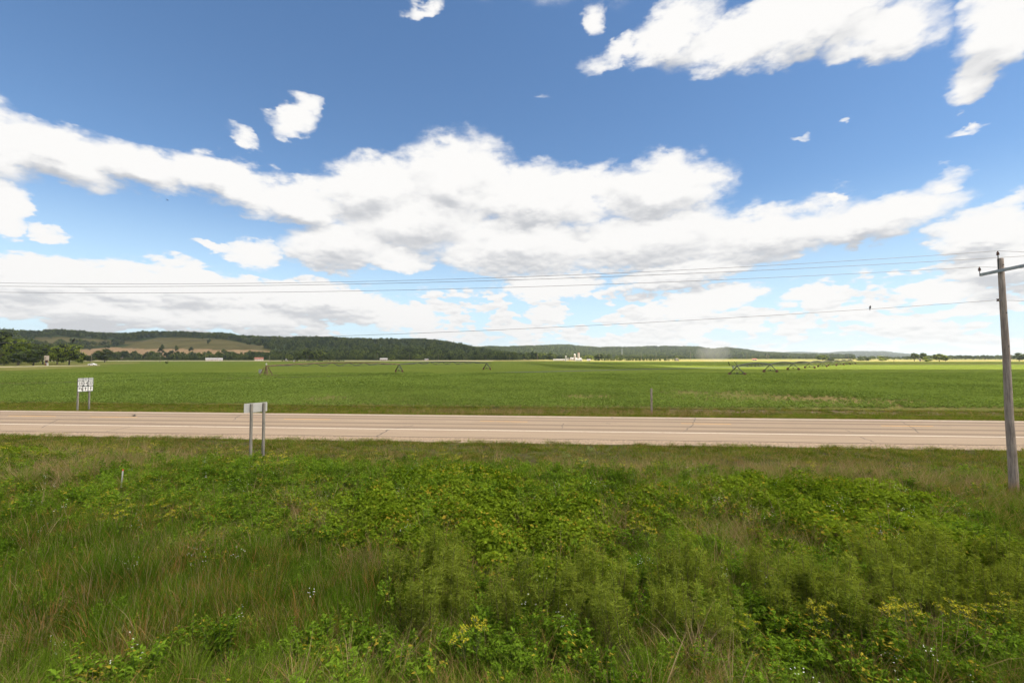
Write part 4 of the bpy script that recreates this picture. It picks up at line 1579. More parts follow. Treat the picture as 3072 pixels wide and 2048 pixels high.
hill_wood('A', 8000, keepA, 'hill_forest', C_FOREST, 'dark forest covering the left ridge', 13, 24)
hill_wood('A', 2600, lambda qx, qy, t: keepA(qx, qy, t) & (t > 0.9), 'ridge_trees', C_FOREST, 'trees along the crest of the left ridge', 14, 22, 0.9, 1.1)
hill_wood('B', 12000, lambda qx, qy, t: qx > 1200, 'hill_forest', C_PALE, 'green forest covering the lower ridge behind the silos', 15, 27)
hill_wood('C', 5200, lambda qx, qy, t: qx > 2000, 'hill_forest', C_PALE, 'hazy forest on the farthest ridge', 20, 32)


def belt(name, coll, px0, px1, Y, depth, n, tops, label):
    px = rng.uniform(px0, px1, n)
    YY = Y + rng.uniform(-depth, depth, n)
    x = (px - 1536) / F * YY
    tp = np.interp(px, [a for a, _ in tops], [b for _, b in tops])
    H = (CAMZ + (1072 - tp) / F * YY) * rng.uniform(0.72, 1.06, n)
    H = np.maximum(H, 2.0)
    scatter(name, coll, np.stack([x, YY, np.full(n, -0.1)], 1), rng.uniform(0, 6.28, n), H * rng.uniform(0.7, 1.1, n), label, sclz=H)


belt('hedgerow', C_FOREST, 335, 880, 930, 30, 260, [(335, 1072), (400, 1071), (480, 1068), (560, 1063), (640, 1058), (700, 1057), (760, 1062), (800, 1060), (880, 1062)], 'dark hedgerow along the foot of the tan slope')
belt('hedgerow', C_FOREST, -300, 345, 800, 40, 170, [(-300, 1050), (200, 1062), (345, 1070)], 'trees behind the farm at the left edge')
belt('farm_trees', C_FOREST, -250, 250, 440, 20, 90, [(-250, 985), (20, 1005), (80, 1025), (160, 1036), (250, 1058)], 'dense dark trees massed behind the brick house at left')
belt('wood_edge', C_FOREST, 860, 1545, 1010, 30, 330, [(860, 1058), (1000, 1060), (1200, 1060), (1400, 1060), (1545, 1064)], 'wood edge at the foot of the forested ridge')
belt('pine_wood', C_FOREST, 1530, 2060, 1350, 60, 300, [(1530, 1063), (1700, 1062), (1900, 1063), (2060, 1066)], 'dark pine plantation behind the silos')
belt('tree_belt', C_FOREST, 2050, 2560, 1500, 70, 240, [(2050, 1068), (2200, 1069), (2320, 1064), (2400, 1067), (2560, 1067)], 'low dark tree belt under the far ridge')
belt('tree_belt', C_FOREST, 2540, 3300, 1250, 60, 420, [(2540, 1066), (2700, 1067), (2840, 1064), (2950, 1063), (3100, 1064), (3300, 1063)], 'long dark tree belt behind the fields on the right')
belt('shrubs', C_PALE, 1780, 2030, 830, 25, 80, [(1780, 1074), (1900, 1072), (2030, 1076)], 'sunlit shrubs along the far field edge at centre right')
belt('hedgerow', C_FOREST, 840, 1040, 720, 10, 70, [(840, 1080), (940, 1079), (1040, 1080)], 'low clipped hedge in front of the farmstead clump')


# ------------------------------------------------------------------ farm buildings
def gable(mb_w, mb_r, x0, x1, y0, y1, h, rise, ridge='x', over=0.5):
    """walls into mb_w, roof slabs into mb_r; building local coordinates"""
    if ridge == 'x':
        ym = (y0 + y1) / 2
        mb_w.prism([(y0, 0), (y1, 0), (y1, h), (ym, h + rise), (y0, h)], 'x', x0, x1)
        t = 0.18
        mb_r.prism([(y0 - over, h - over * rise / (ym - y0)), (ym, h + rise + 0.01), (y1 + over, h - over * rise / (ym - y0)),
                    (y1 + over, h - over * rise / (ym - y0) + t), (ym, h + rise + t + 0.05), (y0 - over, h - over * rise / (ym - y0) + t)], 'x', x0 - over, x1 + over)
    else:
        xm = (x0 + x1) / 2
        mb_w.prism([(x0, 0), (x1, 0), (x1, h), (xm, h + rise), (x0, h)], 'y', y0, y1)
        t = 0.18
        k = over * rise / (xm - x0)
        mb_r.prism([(x0 - over, h - k), (xm, h + rise + 0.01), (x1 + over, h - k), (x1 + over, h - k + t), (xm, h + rise + t + 0.05), (x0 - over, h - k + t)], 'y', y0 - over, y1 + over)


def building(name, px0, px1, base, ytop_wall, ytop_roof, depth, wall, roof, label, ridge='x', door=True, windows=3, Y=None, cat='building', rz=0.0):
    pm = (px0 + px1) / 2
    if Y is None:
        Y = gnd(pm, base).y
    phi = math.atan2(at(pm, base, Y).x, Y)
    W = (px1 - px0) / F * Y * math.cos(phi)
    rz = rz - phi
    h = at(pm, ytop_wall, Y).z
    rise = max(0.4, at(pm, ytop_roof, Y).z - h)
    e = empty(name, (at(pm, base, Y).x, Y, 0.0), rz)
    mw, mr = MB(), MB()
    gable(mw, mr, -W / 2, W / 2, 0, depth, h, rise, ridge)
    mw.build('wall', wall, e)
    mr.build('roof', roof, e)
    hw = min(h * 0.35, 1.3)
    for k in range(windows):
        x = -W / 2 + W * (k + 0.7) / (windows + 0.6)
        f_ = MB().box((x, -0.03, h * 0.58), (hw * 0.9, 0.06, hw)).build('window', M['glass'], e)
        MB().box((x, -0.05, h * 0.58 - hw * 0.56), (hw * 1.15, 0.14, 0.12)).build('sill', M['white'], f_)
    if door:
        MB().box((W * 0.36, -0.03, 1.05), (1.1 if W < 25 else 3.2, 0.08, 2.1)).build('door', M['redroof'] if wall is M['white'] else M['white'], e)
    tag(e, label, cat)
    return e


building('barn', 617, 668, 1082.5, 1078.5, 1073.5, 14, M['pinkwhite'], M['tinroof'], 'long low pinkish barn with pale metal roof below the tan slope', windows=4)
building('farmhouse', 764, 790, 1081.5, 1076.5, 1072.0, 11, M['pinkwhite'], M['redroof'], 'red roofed farmhouse left of the farmstead tree clump', windows=4, cat='house')
building('shed', 856, 866, 1082.0, 1077.0, 1073.5, 8, M['white'], M['tinroof'], 'small white shed just left of the farmstead tree clump', 'y', windows=0, cat='shed')
building('cottage', 1140, 1162, 1081.5, 1077.5, 1074.0, 10, M['tanwall'], M['tinroof'], 'small beige house in front of the wooded ridge', windows=3, cat='house')
building('cottage', 1274, 1285, 1081.5, 1078.0, 1075.5, 8, M['white'], M['greyroof'], 'tiny white house in front of the wooded ridge near centre', windows=2, cat='house')
building('shed', 880, 886, 1085.0, 1081.5, 1079.5, 5, M['white'], M['tinroof'], 'small white hut at the field edge beside the low hedge', 'y', windows=0, cat='shed')
building('cattle_shed', 1660, 1696, 1081.5, 1079.2, 1077.4, 16, M['white'], M['tinroof'], 'long low white cattle shed left of the silos', windows=5, cat='shed')
building('white_barn', 1699, 1709, 1081.0, 1076.0, 1072.0, 20, M['white'], M['greyroof'], 'white gabled barn end beside the short silo', 'y', windows=0, cat='barn')
building('dairy_barn', 1711, 1744, 1081.0, 1076.5, 1072.3, 14, M['pinkwhite'], M['greyroof'], 'grey roofed dairy barn in front of the two tall silos', windows=4, cat='barn')
building('machine_shed', 1727, 1746, 1081.6, 1079.0, 1077.0, 8, M['white'], M['tinroof'], 'low white machine shed at the right end of the farm', windows=0, Y=790, cat='shed')
building('machine_shed', 1761, 1771, 1081.6, 1079.5, 1077.5, 8, M['white'], M['tinroof'], 'small white shed under the green tree right of the farm', windows=0, Y=800, cat='shed')
building('white_house', 2025, 2037, 1082.0, 1077.0, 1072.5, 9, M['white'], M['tinroof'], 'bright white house at the pale field edge right of centre', 'y', windows=2, cat='house')
building('white_house', 2257, 2270, 1081.0, 1078.0, 1075.5, 9, M['white'], M['redroof'], 'small white house behind the right irrigation machine', windows=2, cat='house')
building('cottage', 2757, 2764, 1083.0, 1075.5, 1071.5, 8, M['white'], M['greyroof'], 'white house half hidden in the right hand farm trees', 'y', windows=1, cat='house')
e = building('brick_house', 134, 144, 1093.5, 1078, 1067.5, 5, M['brick'], M['tanwall'], 'brick house with tan gable partly hidden by the dark tree at left', 'x', windows=1, Y=352, cat='house')


def silo(px, wpx, top, dome, label, mat, dmat, Y=830, rust=False):
    p = at(px, 1081, Y)
    r_ = wpx / 2 / F * Y
    H = at(px, dome, Y).z
    HT = at(px, top, Y).z
    e = empty('silo', (p.x, Y, 0.0))
    mb = MB()
    mb.lathe([(r_, 0), (r_, H)], n=20)
    st = mb.build('shaft', mat, e, smooth=True)
    db = MB()
    k = HT - H
    db.lathe([(r_ * 1.03, H), (r_ * 0.98, H + k * .35), (r_ * 0.8, H + k * .68), (r_ * 0.45, H + k * .92), (0.05, H + k)], n=20)
    db.build('dome', dmat, e, smooth=True)
    for z in np.linspace(1.5, H - 0.5, 6):
        MB().lathe([(r_ * 1.012, z), (r_ * 1.02, z + 0.06), (r_ * 1.012, z + 0.12)], n=20).build('hoop', M['steel'], e)
    ch = MB()
    ch.box((r_ * 0.5, -r_ * 0.93, H / 2), (0.9, 0.7, H)).build('chute', mat, e)
    tag(e, label, 'silo')


silo(1697.5, 4.4, 1067.3, 1069.0, 'short white silo at the left of the farm', M['white'], M['white'], 815)
silo(1724, 6.2, 1060.8, 1064.5, 'domed concrete silo with pale cap behind the dairy barn', M['silo'], M['white'])
silo(1735.5, 7.2, 1057.6, 1058.8, 'tallest concrete silo with rusty flat top', M['silo'], M['redroof'], 845)


# ------------------------------------------------------------------ distant utility poles and the pylon
def far_pole(px, top, base, arm, label, name='utility_pole', thick=0.2):
    Y = gnd(px, base).y if base > 1079 else 1100.0
    Y = min(Y, 1000)
    H = at(px, top, Y).z
    e = empty(name, (at(px, base, Y).x, Y, -0.05))
    mb = MB().tube([(0, 0, -0.4), (0, 0, H * .5), (0, 0, H)], [thick, thick * .85, thick * .65], 6)
    mb.build('shaft', M['pole'] if name == 'utility_pole' else M['steel'], e)
    if arm:
        MB().box((0, -0.2, H - 0.8), (arm, 0.14, 0.16)).build('crossarm', M['arm'], e)
        for sx in (-1, 1):
            MB().lathe([(0.05, 0), (0.09, .08), (0.05, .25)], (sx * arm * 0.46, -0.2, H - 0.72), 6).build('insulator', M['insul'], e)
    else:
        MB().lathe([(0.16, 0), (0.3, .1), (0.22, .3)], (0, 0, H), 8).build('lamp_head', M['white'], e)
    tag(e, label, 'utility pole' if arm else 'lamp post', 'far poles along the valley road')


POLES = [(274, 1067, 1087, 1.8, 'bare pole standing just above the white car'), (480, 1068, 1088, 0, 'pale lamp post left of the pinkish barn at the field edge'),
         (617, 1060, 1082, 2.2, 'pole at the left end of the pinkish barn'), (653, 1067, 1083, 1.6, 'pole in front of the middle of the pinkish barn'),
         (808, 1067, 1087, 0, 'white headed lamp post above the pivot centre'), (921, 1073, 1083, 0, 'short lamp post in front of the farmstead clump'),
         (1131, 1059, 1081, 2.2, 'pole just left of the small beige house'), (1228, 1061, 1081, 2.2, 'pole just left of the pale round tree at centre left'),
         (1316, 1062, 1081, 2.2, 'pole standing right of the tiny white house'), (1398, 1058, 1081, 2.2, 'tall pole under the falling end of the wooded ridge'),
         (1458, 1064, 1081, 2.0, 'pole above the last tower of the left irrigation machine'), (1529, 1061, 1081, 2.2, 'pole at the very middle of the picture'),
         (1613, 1059, 1082, 2.4, 'pole left of the long cattle shed'), (1714, 1057, 1082, 2.4, 'pole standing in front of the farm beside the domed silo'),
         (1798, 1058, 1082, 2.4, 'pole in front of the dark tree right of the farm'), (1855, 1071, 1082, 1.4, 'short pole right of the pointed pine'),
         (1897, 1071, 1082, 1.4, 'short pole left of the tall pole at centre right'), (1924, 1056, 1082, 2.4, 'tall pole between the pine and the white house'),
         (1968, 1064, 1082, 1.6, 'middling pole left of the bright white house'), (2001, 1070, 1082, 1.4, 'short pole immediately left of the bright white house'),
         (2072, 1052, 1084, 2.6, 'tallest far pole right of the bright white house'), (2105, 1064, 1081, 1.8, 'left one of two close poles right of the tallest pole'),
         (2109, 1064, 1081, 1.8, 'right one of two close poles right of the tallest pole'), (2140, 1072, 1081, 1.2, 'short pale pole left of the right irrigation machine'),
         (2168, 1072, 1081, 1.2, 'short pale pole above the end gun of the right machine'), (2197, 1072, 1081, 1.2, 'short pale pole above the first tower of the right machine'),
         (2224, 1072, 1081, 1.2, 'short pale pole left of the tall pole behind the right machine'), (2239, 1054, 1082, 2.6, 'tall pole behind the first span of the right machine'),
         (2301, 1061, 1081, 2.0, 'left pole of the pair behind the second tower'), (2305, 1063, 1081, 2.0, 'right pole of the pair behind the second tower'),
         (2442, 1065, 1082, 2.0, 'pole left of the round tree on the pale strip'), (2545, 1064, 1082, 2.0, 'pole right of the dark bush on the pale strip'),
         (2682, 1072, 1088, 0, 'white headed lamp post on the fields under the far ridge end'), (2841, 1065, 1083, 2.2, 'pole at the right end of the farm clump on the right'),
         (2953, 1072, 1082, 1.4, 'faint short pole left of the big near pole'), (3036, 1064, 1083, 2.0, 'far pole just right of the big near pole')]
for px, top, base, arm, lab in POLES:
    far_pole(px, top, base, arm, lab)


def pylon(px, top, base, Y, label):
    H = at(px, top, Y).z - at(px, base, Y).z
    p = at(px, base, Y)
    e = empty('transmission_tower', p)
    mb = MB()
    b, t = H * 0.11, H * 0.02
    for sx in (-1, 1):
        for sy in (-1, 1):
            mb.bar((sx * b, sy * b, -1), (sx * t, sy * t, H), 0.28, 4)
    n = 8
    for k in range(n):
        z0_, z1_ = H * k / n, H * (k + 1) / n
        w0, w1 = b + (t - b) * k / n, b + (t - b) * (k + 1) / n
        for sy in (-1, 1):
            mb.bar((-w0, sy * w0, z0_), (w1, sy * w1, z1_), 0.16, 3)
            mb.bar((w0, sy * w0, z0_), (-w1, sy * w1, z1_), 0.16, 3)
    mb.build('lattice', M['steel'], e)
    for z in (0.72, 0.84, 0.96):
        MB().box((0, 0, H * z), (H * 0.26, 0.5, 0.5)).build('crossarm', M['steel'], e)
    tag(e, label, 'pylon')


pylon(1866, 1045, 1066, 1820, 'faint steel lattice pylon against the lower ridge')

# ------------------------------------------------------------------ the near utility pole and its wires
PB = at(3043, 1480, 20.2)
PB.z = float(terrain(PB.x, PB.y))
PT = at(3001, 775, 20.4)
axis = PT - PB
pole = empty('utility_pole', PB)
pole.rotation_euler = axis.to_track_quat('Z', 'Y').to_euler()
PL = axis.length
pole.rotation_euler = Vector((0, 0, 1)).rotation_difference(axis.normalized()).to_euler()
mb = MB()
ring = [(0, 0, -0.5), (0, 0, 0.0), (0.01, 0, 1.2), (-0.01, 0.01, 3.5), (0.012, 0, 6.0), (0, 0, 8.5), (0, 0, PL - 0.02), (0, 0, PL)]
mb.tube(ring, [0.175, 0.17, 0.16, 0.145, 0.13, 0.118, 0.105, 0.09], 20)
mb.build('shaft', M['pole'], pole, smooth=True)
# crossarm across the line
arm_z = PL - 0.58
ad = RNOR.copy()
mb = MB()
ra = Matrix.Rotation(RANG, 3, 'Z')
cr = MB().box((-0.16, -0.34, arm_z), (0.10, 2.4, 0.13), ra)
cr.build('crossarm', M['arm'], pole, bevel=0.01)
for zz in (arm_z, arm_z + 0.26, arm_z - 1.9, arm_z - 3.4):
    MB().lathe([(0.02, 0), (0.03, .01), (0.02, .03)], (0, 0, 0), 8).build('bolt_head', M['darksteel'], pole, loc=(-0.03, -0.125 - (PL - zz) * 0.007, zz), rot=(math.pi / 2, 0, 0))


def pin_insulator(loc, hgt=0.2):
    o = MB().lathe([(0.014, -0.12), (0.014, 0), (0.05, 0.01), (0.062, .05), (0.035, .075), (0.05, .09), (0.055, .12), (0.025, .15), (0.03, .18), (0.012, .2)], (0, 0, 0), 10)
    return o.build('insulator', M['insul'], pole, loc=loc, smooth=True)


pin_insulator((-0.18, 0.76, arm_z + 0.16))
pin_insulator((-0.12, -1.44, arm_z + 0.16))
MB().bar((-0.10, 0, PL - 0.5), (-0.10, 0, PL + 0.12), 0.022, 6).build('top_pin', M['darksteel'], pole)
pin_insulator((-0.10, 0, PL + 0.14))
MB().lathe([(0.06, 0), (0.06, .02), (0.03, .035), (0.03, .075), (0.06, .09), (0.06, .11)], (0, 0, 0), 10).build('spool', M['insul'], pole, loc=(-0.24, -0.02, PL - 1.95), smooth=True)
MB().box((-0.19, -0.02, PL - 1.9), (0.14, 0.03, 0.03)).build('bracket', M['steel'], pole)
tag(pole, 'weathered wooden utility pole with one crossarm standing at the right', 'utility pole')
bpy.context.view_layer.update()


def wire(local, pts, label, right_pts=None, rad=0.009):
    """a sagging wire: starts at the pole (local point), passes the given photo points, ends at the next pole off frame"""
    w0 = pole.matrix_world @ Vector(local)
    us = [w0.dot(RDIR)]
    zs = [w0.z]
    v0 = w0.dot(RNOR)
    for px, py in pts:
        d = ray(px, py)
        t = v0 / Vector((d.x, d.y, 0)).dot(RNOR)
        us.append(d.x * t * RDIR.x + d.y * t * RDIR.y)
        zs.append(CAMZ + d.z * t)
    co = np.polyfit(us, zs, 2, w=[8] + [1] * len(pts))
    co[2] += zs[0] - np.polyval(co, us[0])
    path = []
    for u in np.linspace(us[0] - 84, us[0], 70):
        path.append(uv2w(u, v0, float(np.polyval(co, u))))
    # the next span to the right, sagging the same way
    a = co[0]
    for u in np.linspace(us[0], us[0] + 74, 40)[1:]:
        s = u - us[0]
        path.append(uv2w(u, v0, zs[0] - a * s * (74 - s)))
    o = MB().tube(path, rad, 5).build('power_line', M['wire'])
    tag(o, label, 'wire', 'wires of the near power line')
    return co, v0


wire((-0.10, 0, PL + 0.34), [(1536, 831.4), (0, 848.6), (2300, 797)], 'topmost power line running from the pole top pin')
wire((-0.12, -1.44, arm_z + 0.36), [(1536, 842.5), (0, 858), (2300, 806)], 'power line from the near end of the crossarm, second from top')
wire((-0.18, 0.76, arm_z + 0.36), [(1536, 866), (0, 876), (2300, 826)], 'power line from the far end of the crossarm, third from top')
NCO, NV = wire((-0.24, -0.02, PL - 1.895), [(1536, 989.5), (0, 1028), (2300, 943)], 'lowest single power line crossing in front of the hills', rad=0.0085)


# ------------------------------------------------------------------ birds
def bird(loc, size, rz, pose, label):
    e = empty('bird', loc, rz)
    e.scale = (size, size, size)
    mb = MB()
    if pose == 'perched':
        mb.tube([(0.0, 0, 0.02), (0.02, 0, 0.18), (0.10, 0, 0.45), (0.20, 0, 0.72), (0.26, 0, 0.88), (0.30, 0, 0.98)], [0.05, 0.17, 0.24, 0.19, 0.12, 0.05], 10)
        mb.build('body', M['bird'], e, smooth=True)
        hd = MB().tube([(0.20, 0, 0.84), (0.28, 0, 0.95), (0.38, 0, 0.99), (0.46, 0, 0.97), (0.60, 0, 0.94)], [0.08, 0.14, 0.13, 0.05, 0.008], 10)
        hd.build('head', M['bird'], e, smooth=True)
        MB().prism([(-0.02, 0.25), (-0.16, -0.42), (-0.04, -0.44), (0.08, 0.2)], 'y', -0.08, 0.08).build('tail', M['bird'], e)
        for s in (-1, 1):
            MB().prism([(0.18, 0.72), (-0.06, 0.30), (-0.12, 0.05), (0.06, 0.22), (0.2, 0.5)], 'y', s * 0.21 - 0.02, s * 0.21 + 0.02).build('wing', M['bird'], e)
            MB().bar((0.04, s * 0.06, 0.2), (0.03, s * 0.06, 0.0), 0.02, 5).build('leg', M['bird'], e)
    else:
        mb.tube([(-0.42, 0, 0), (-0.2, 0, 0.02), (0.05, 0, 0.02), (0.25, 0, 0.04), (0.36, 0, 0.05), (0.48, 0, 0.03)], [0.03, 0.09, 0.13, 0.10, 0.08, 0.01], 10)
        mb.build('body', M['bird'], e, smooth=True)
        for s in (-1, 1):
            w_ = [(0.18, s * 0.08, 0.05), (-0.12, s * 0.08, 0.04), (0.12, s * 0.45, 0.24), (-0.16, s * 0.42, 0.22), (-0.05, s * 0.95, 0.30), (-0.18, s * 0.88, 0.28)]
            th = Vector((0, 0, -0.02))
            vs = [Vector(p) for p in w_] + [Vector(p) + th for p in w_]
            fs = [(0, 2, 3, 1), (2, 4, 5, 3), (6, 7, 9, 8), (8, 9, 11, 10), (0, 6, 8, 2), (2, 8, 10, 4), (4, 10, 11, 5), (5, 11, 9, 3), (3, 9, 7, 1), (1, 7, 6, 0)]
            MB().add(vs, fs).build('wing', M['bird'], e)
        MB().prism([(-0.36, -0.04), (-0.62, -0.14), (-0.64, 0.0), (-0.62, 0.14), (-0.36, 0.04)], 'z', -0.01, 0.015).build('tail', M['bird'], e)
    tag(e, label, 'bird')


def on_neutral(px):
    lo, hi = 0.0, 2100.0
    d = ray(px, 1000)
    t = NV / Vector((d.x, d.y, 0)).dot(RNOR)
    u = d.x * t * RDIR.x + d.y * t * RDIR.y
    return uv2w(u, NV, float(np.polyval(NCO, u)))


bird(on_neutral(2612) + Vector((0, 0, 0.005)), 0.15, 0.6, 'perched', 'black bird perched on the lowest wire at the right')
bird(on_neutral(220) + Vector((0, 0, 0.005)), 0.19, 0.2, 'perched', 'black bird perched on the lowest wire in front of the left hill')
bird(at(402, 1247, 33.0), 0.30, 0.35, 'flying', 'dark bird flying low over the highway at left')
bird(at(503, 601, 90.0), 0.42, 0.1, 'flying', 'tiny dark bird flying high below the cloud at left')


# ------------------------------------------------------------------ signs and posts
def quad_frame(L, Rr):
    t = (Rr - L)
    t.z = 0
    ln = t.length
    t.normalize()
    n = Vector((t.y, -t.x, 0))
    return t, n, ln


def frame_obj(name, loc, t, n):
    e = empty(name, loc)
    e.rotation_euler = Matrix((t, -n, Vector((0, 0, 1)))).transposed().to_euler()
    return e       # local x along the panel (left to right as seen), local -y towards the viewer


L, Rr = Vector((-17.0, 29.0, 0)), Vector((-16.15, 30.16, 0))
t_, n_, ln_ = quad_frame(L, Rr)
Lz = Vector((L.x, L.y, 0.0))
sg = frame_obj('road_sign', Lz, t_, n_)
pb = MB()


def rrect(w, h, r_, n=4):
    pts = []
    for cx, cy, a0_ in ((w - r_, h - r_, 0), (r_, h - r_, 90), (r_, r_, 180), (w - r_, r_, 270)):
        for k in range(n + 1):
            a = R(a0_ + 90 * k / n)
            pts.append((cx + r_ * math.cos(a), cy + r_ * math.sin(a)))
    return pts


MB().prism([(a, b + 2.67) for a, b in rrect(ln_, 0.60, 0.05)], 'y', 0.0, 0.012).build('panel', M['alu'], sg)
for fx, fz in ((0.29, 0.0), (0.83, 0.0)):
    x_ = ln_ * fx
    base = t_ * x_ + Lz
    gz = float(terrain(base.x, base.y)) - 0.3
    MB().box((x_, -0.078, (3.235 + gz) / 2), (0.135, 0.15, 3.235 - gz)).build('post', M['post'], sg, bevel=0.008)
    for bz in (2.8, 3.12):
        MB().box((x_, -0.16, bz), (0.03, 0.012, 0.03)).build('bolt', M['steel'], sg)
tag(sg, 'back of a grey rectangular road sign on two wooden posts', 'road sign')

# route marker assembly on the far side
L, Rr = Vector((-51.40, 54.00, 0)), Vector((-51.05, 55.65, 0))
t_, n_, ln_ = quad_frame(L, Rr)
rs = frame_obj('route_sign', Vector((L.x, L.y, 0)), t_, n_)
cw = ln_ / 3


def text_on(parent, s, x, z, w, h, mat=None):
    cu = bpy.data.curves.new('lettering', 'FONT')
    cu.body = s
    cu.align_x = 'CENTER'
    cu.align_y = 'CENTER'
    cu.size = 1.0
    cu.extrude = 0.003
    cu.offset = 0.012
    tmp = obj('lettering_curve', cu)
    cu.materials.append(mat or M['black'])
    bpy.context.view_layer.update()
    dg = bpy.context.evaluated_depsgraph_get()
    me = bpy.data.meshes.new_from_object(tmp.evaluated_get(dg))
    dx, dz = max(tmp.dimensions.x, .01), max(tmp.dimensions.y, .01)
    bpy.data.objects.remove(tmp)
    o = obj('lettering', me, parent)
    o.location = (x, -0.018, z)
    o.rotation_euler = (math.pi / 2, 0, 0)
    o.scale = (w / dx, h / dz, 1)
    return o


def arrow_pts(kind):
    if kind == 'up':
        return [(-.035, -.17), (.035, -.17), (.035, .06), (.11, .06), (0, .2), (-.11, .06), (-.035, .06)]
    return [(.12, -.17), (.19, -.17), (.19, .10), (-.06, .10), (-.06, .17), (-.2, .065), (-.06, -.04), (-.06, .03), (.12, .03)]


for k, (dr, num, ar) in enumerate((('SOUTH', '23', 'left'), ('WEST', '14', 'up'), ('NORTH', '23', 'up'))):
    x0 = cw * k + 0.035
    w1 = cw - 0.07
    xc = x0 + w1 / 2
    bk = MB().prism([(x0 - 0.033 + a, 2.11 + b) for a, b in rrect(w1 + 0.066, 1.64, 0.03)], 'y', 0.012, 0.02).build('backing_board', M['black'], rs)
    p1 = MB().prism([(x0 + a, 3.43 + b) for a, b in rrect(w1, 0.30, 0.05)], 'y', -0.006, 0.006).build('direction_plate', M['signwhite'], rs)
    text_on(p1, dr, xc, 3.58, w1 * 0.84, 0.17)
    if num == '14':
        pts = [(-.5, .42), (-.40, .5), (-.2, .44), (0, .5), (.2, .44), (.40, .5), (.5, .42), (.46, .25), (.5, 0), (.5, -.18), (.40, -.34), (.2, -.44), (0, -.5), (-.2, -.44), (-.40, -.34), (-.5, -.18), (-.5, 0), (-.46, .25)]
        p2 = MB().prism([(xc + a * w1 * 0.99, 3.10 + b * 0.60) for a, b in pts], 'y', -0.006, 0.006).build('route_marker', M['signwhite'], rs)
    else:
        p2 = MB().prism([(x0 + a, 2.82 + b) for a, b in rrect(w1, 0.56, 0.09)], 'y', -0.006, 0.006).build('route_marker', M['signwhite'], rs)
    text_on(p2, num, xc, 3.10, w1 * 0.74, 0.34)
    p3 = MB().prism([(x0 + a, 2.16 + b) for a, b in rrect(w1 * 0.97, 0.57, 0.04)], 'y', -0.006, 0.006).build('arrow_plate', M['signwhite'], rs)
    MB().prism([(xc + a * 1.05, 2.45 + b * 1.1) for a, b in arrow_pts(ar)], 'y', -0.013, -0.007).build('arrow', M['black'], p3)
for fx in (0.08, 0.80):
    MB().box((ln_ * fx, 0.10, 1.5), (0.14, 0.15, 4.2)).build('post', M['post'], rs, bevel=0.008)
tag(rs, 'white route markers SOUTH 23, WEST 14 and NORTH 23 with arrows on wooden posts', 'road sign')

# single wooden post by the far ditch
q = gnd(1955, 1241, -0.2)
mp_ = empty('wooden_post', (q.x, q.y, float(terrain(q.x, q.y))))
MB().box((0, 0, 1.35), (0.19, 0.17, 3.3)).build('post', M['pole'], mp_, bevel=0.01)
MB().box((0.02, -0.085, 2.75), (0.05, 0.02, 0.06)).build('bracket', M['steel'], mp_)
tag(mp_, 'lone weathered wooden post at the far edge of the highway', 'post')
# survey stake in the weeds
q = gnd(364, 1462, 0.2)
sk = empty('survey_stake', (q.x, q.y, float(terrain(q.x, q.y))))
sk.rotation_euler = (0, R(3), 0.3)
MB().box((0, 0, 0.28), (0.05, 0.022, 0.95)).build('stake', M['stake'], sk)
MB().box((0, 0, 0.79), (0.054, 0.026, 0.07)).build('painted_tip', M['orange'], sk)
tag(sk, 'small white survey stake with orange tip in the weeds', 'stake')


# ------------------------------------------------------------------ centre pivot irrigation machines
def arch(a, b, n, rise):
    return [Vector(a).lerp(Vector(b), k / n) + Vector((0, 0, rise * 4 * (k / n) * (1 - k / n))) for k in range(n + 1)]


def wheel_mesh():
    mb1, mb2 = MB(), MB()
    prof = [(0.34, -0.15), (0.50, -0.15), (0.57, -0.10), (0.59, 0.0), (0.57, 0.10), (0.50, 0.15), (0.34, 0.15)]
    mb1.lathe(prof, n=20)
    mb2.lathe([(0.10, -0.10), (0.36, -0.165), (0.37, 0.165), (0.10, 0.10)], n=20)
    v = np.array(mb1.v + mb2.v)
    fs = mb1.f + [[i + len(mb1.v) for i in f] for f in mb2.f]
    me = mesh_np('wheel', v, fs, [M['tyre'], M['rim']])
    mi = [0] * len(mb1.f) + [1] * len(mb2.f)
    me.polygons.foreach_set('material_index', mi)
    return me


WHEEL = wheel_mesh()
TH = 3.35


def drive_tower(root, p, along, perp, detail=True):
    tw = MB()
    for s in (-1, 1):
        foot = p + perp * (2.35 * s) + Vector((0, 0, 0.75))
        tw.bar(p + Vector((0, 0, TH - 0.1)) + along * 0.35, foot + along * 0.1, 0.12, 5)
        tw.bar(p + Vector((0, 0, TH - 0.1)) - along * 0.35, foot - along * 0.1, 0.12, 5)
    tw.bar(p + perp * -2.5 + Vector((0, 0, 0.72)), p + perp * 2.5 + Vector((0, 0, 0.72)), 0.10, 6)
    tw.bar(p + perp * -1.1 + Vector((0, 0, 2.0)), p + perp * 1.1 + Vector((0, 0, 2.0)), 0.045, 5)
    o = tw.build('drive_tower', M['darksteel'], root)
    for s in (-1, 1):
        wv = obj('wheel', WHEEL, o, p + perp * (2.35 * s) + Vector((0, 0, 0.58)))
        wv.rotation_euler = along.to_track_quat('Z', 'Y').to_euler()
    mb_ = MB().box(p + Vector((0, 0, 0.95)), (0.4, 0.4, 0.45))
    mb_.build('gearbox', M['darksteel'], o)
    for s in (-.35, .35):
        MB().bar(p + perp * s + Vector((0, 0, TH - 0.3)), p + perp * s + Vector((0, 0, 1.0)), 0.03, 4).build('drop_pipe', M['steel'], o)
    return o


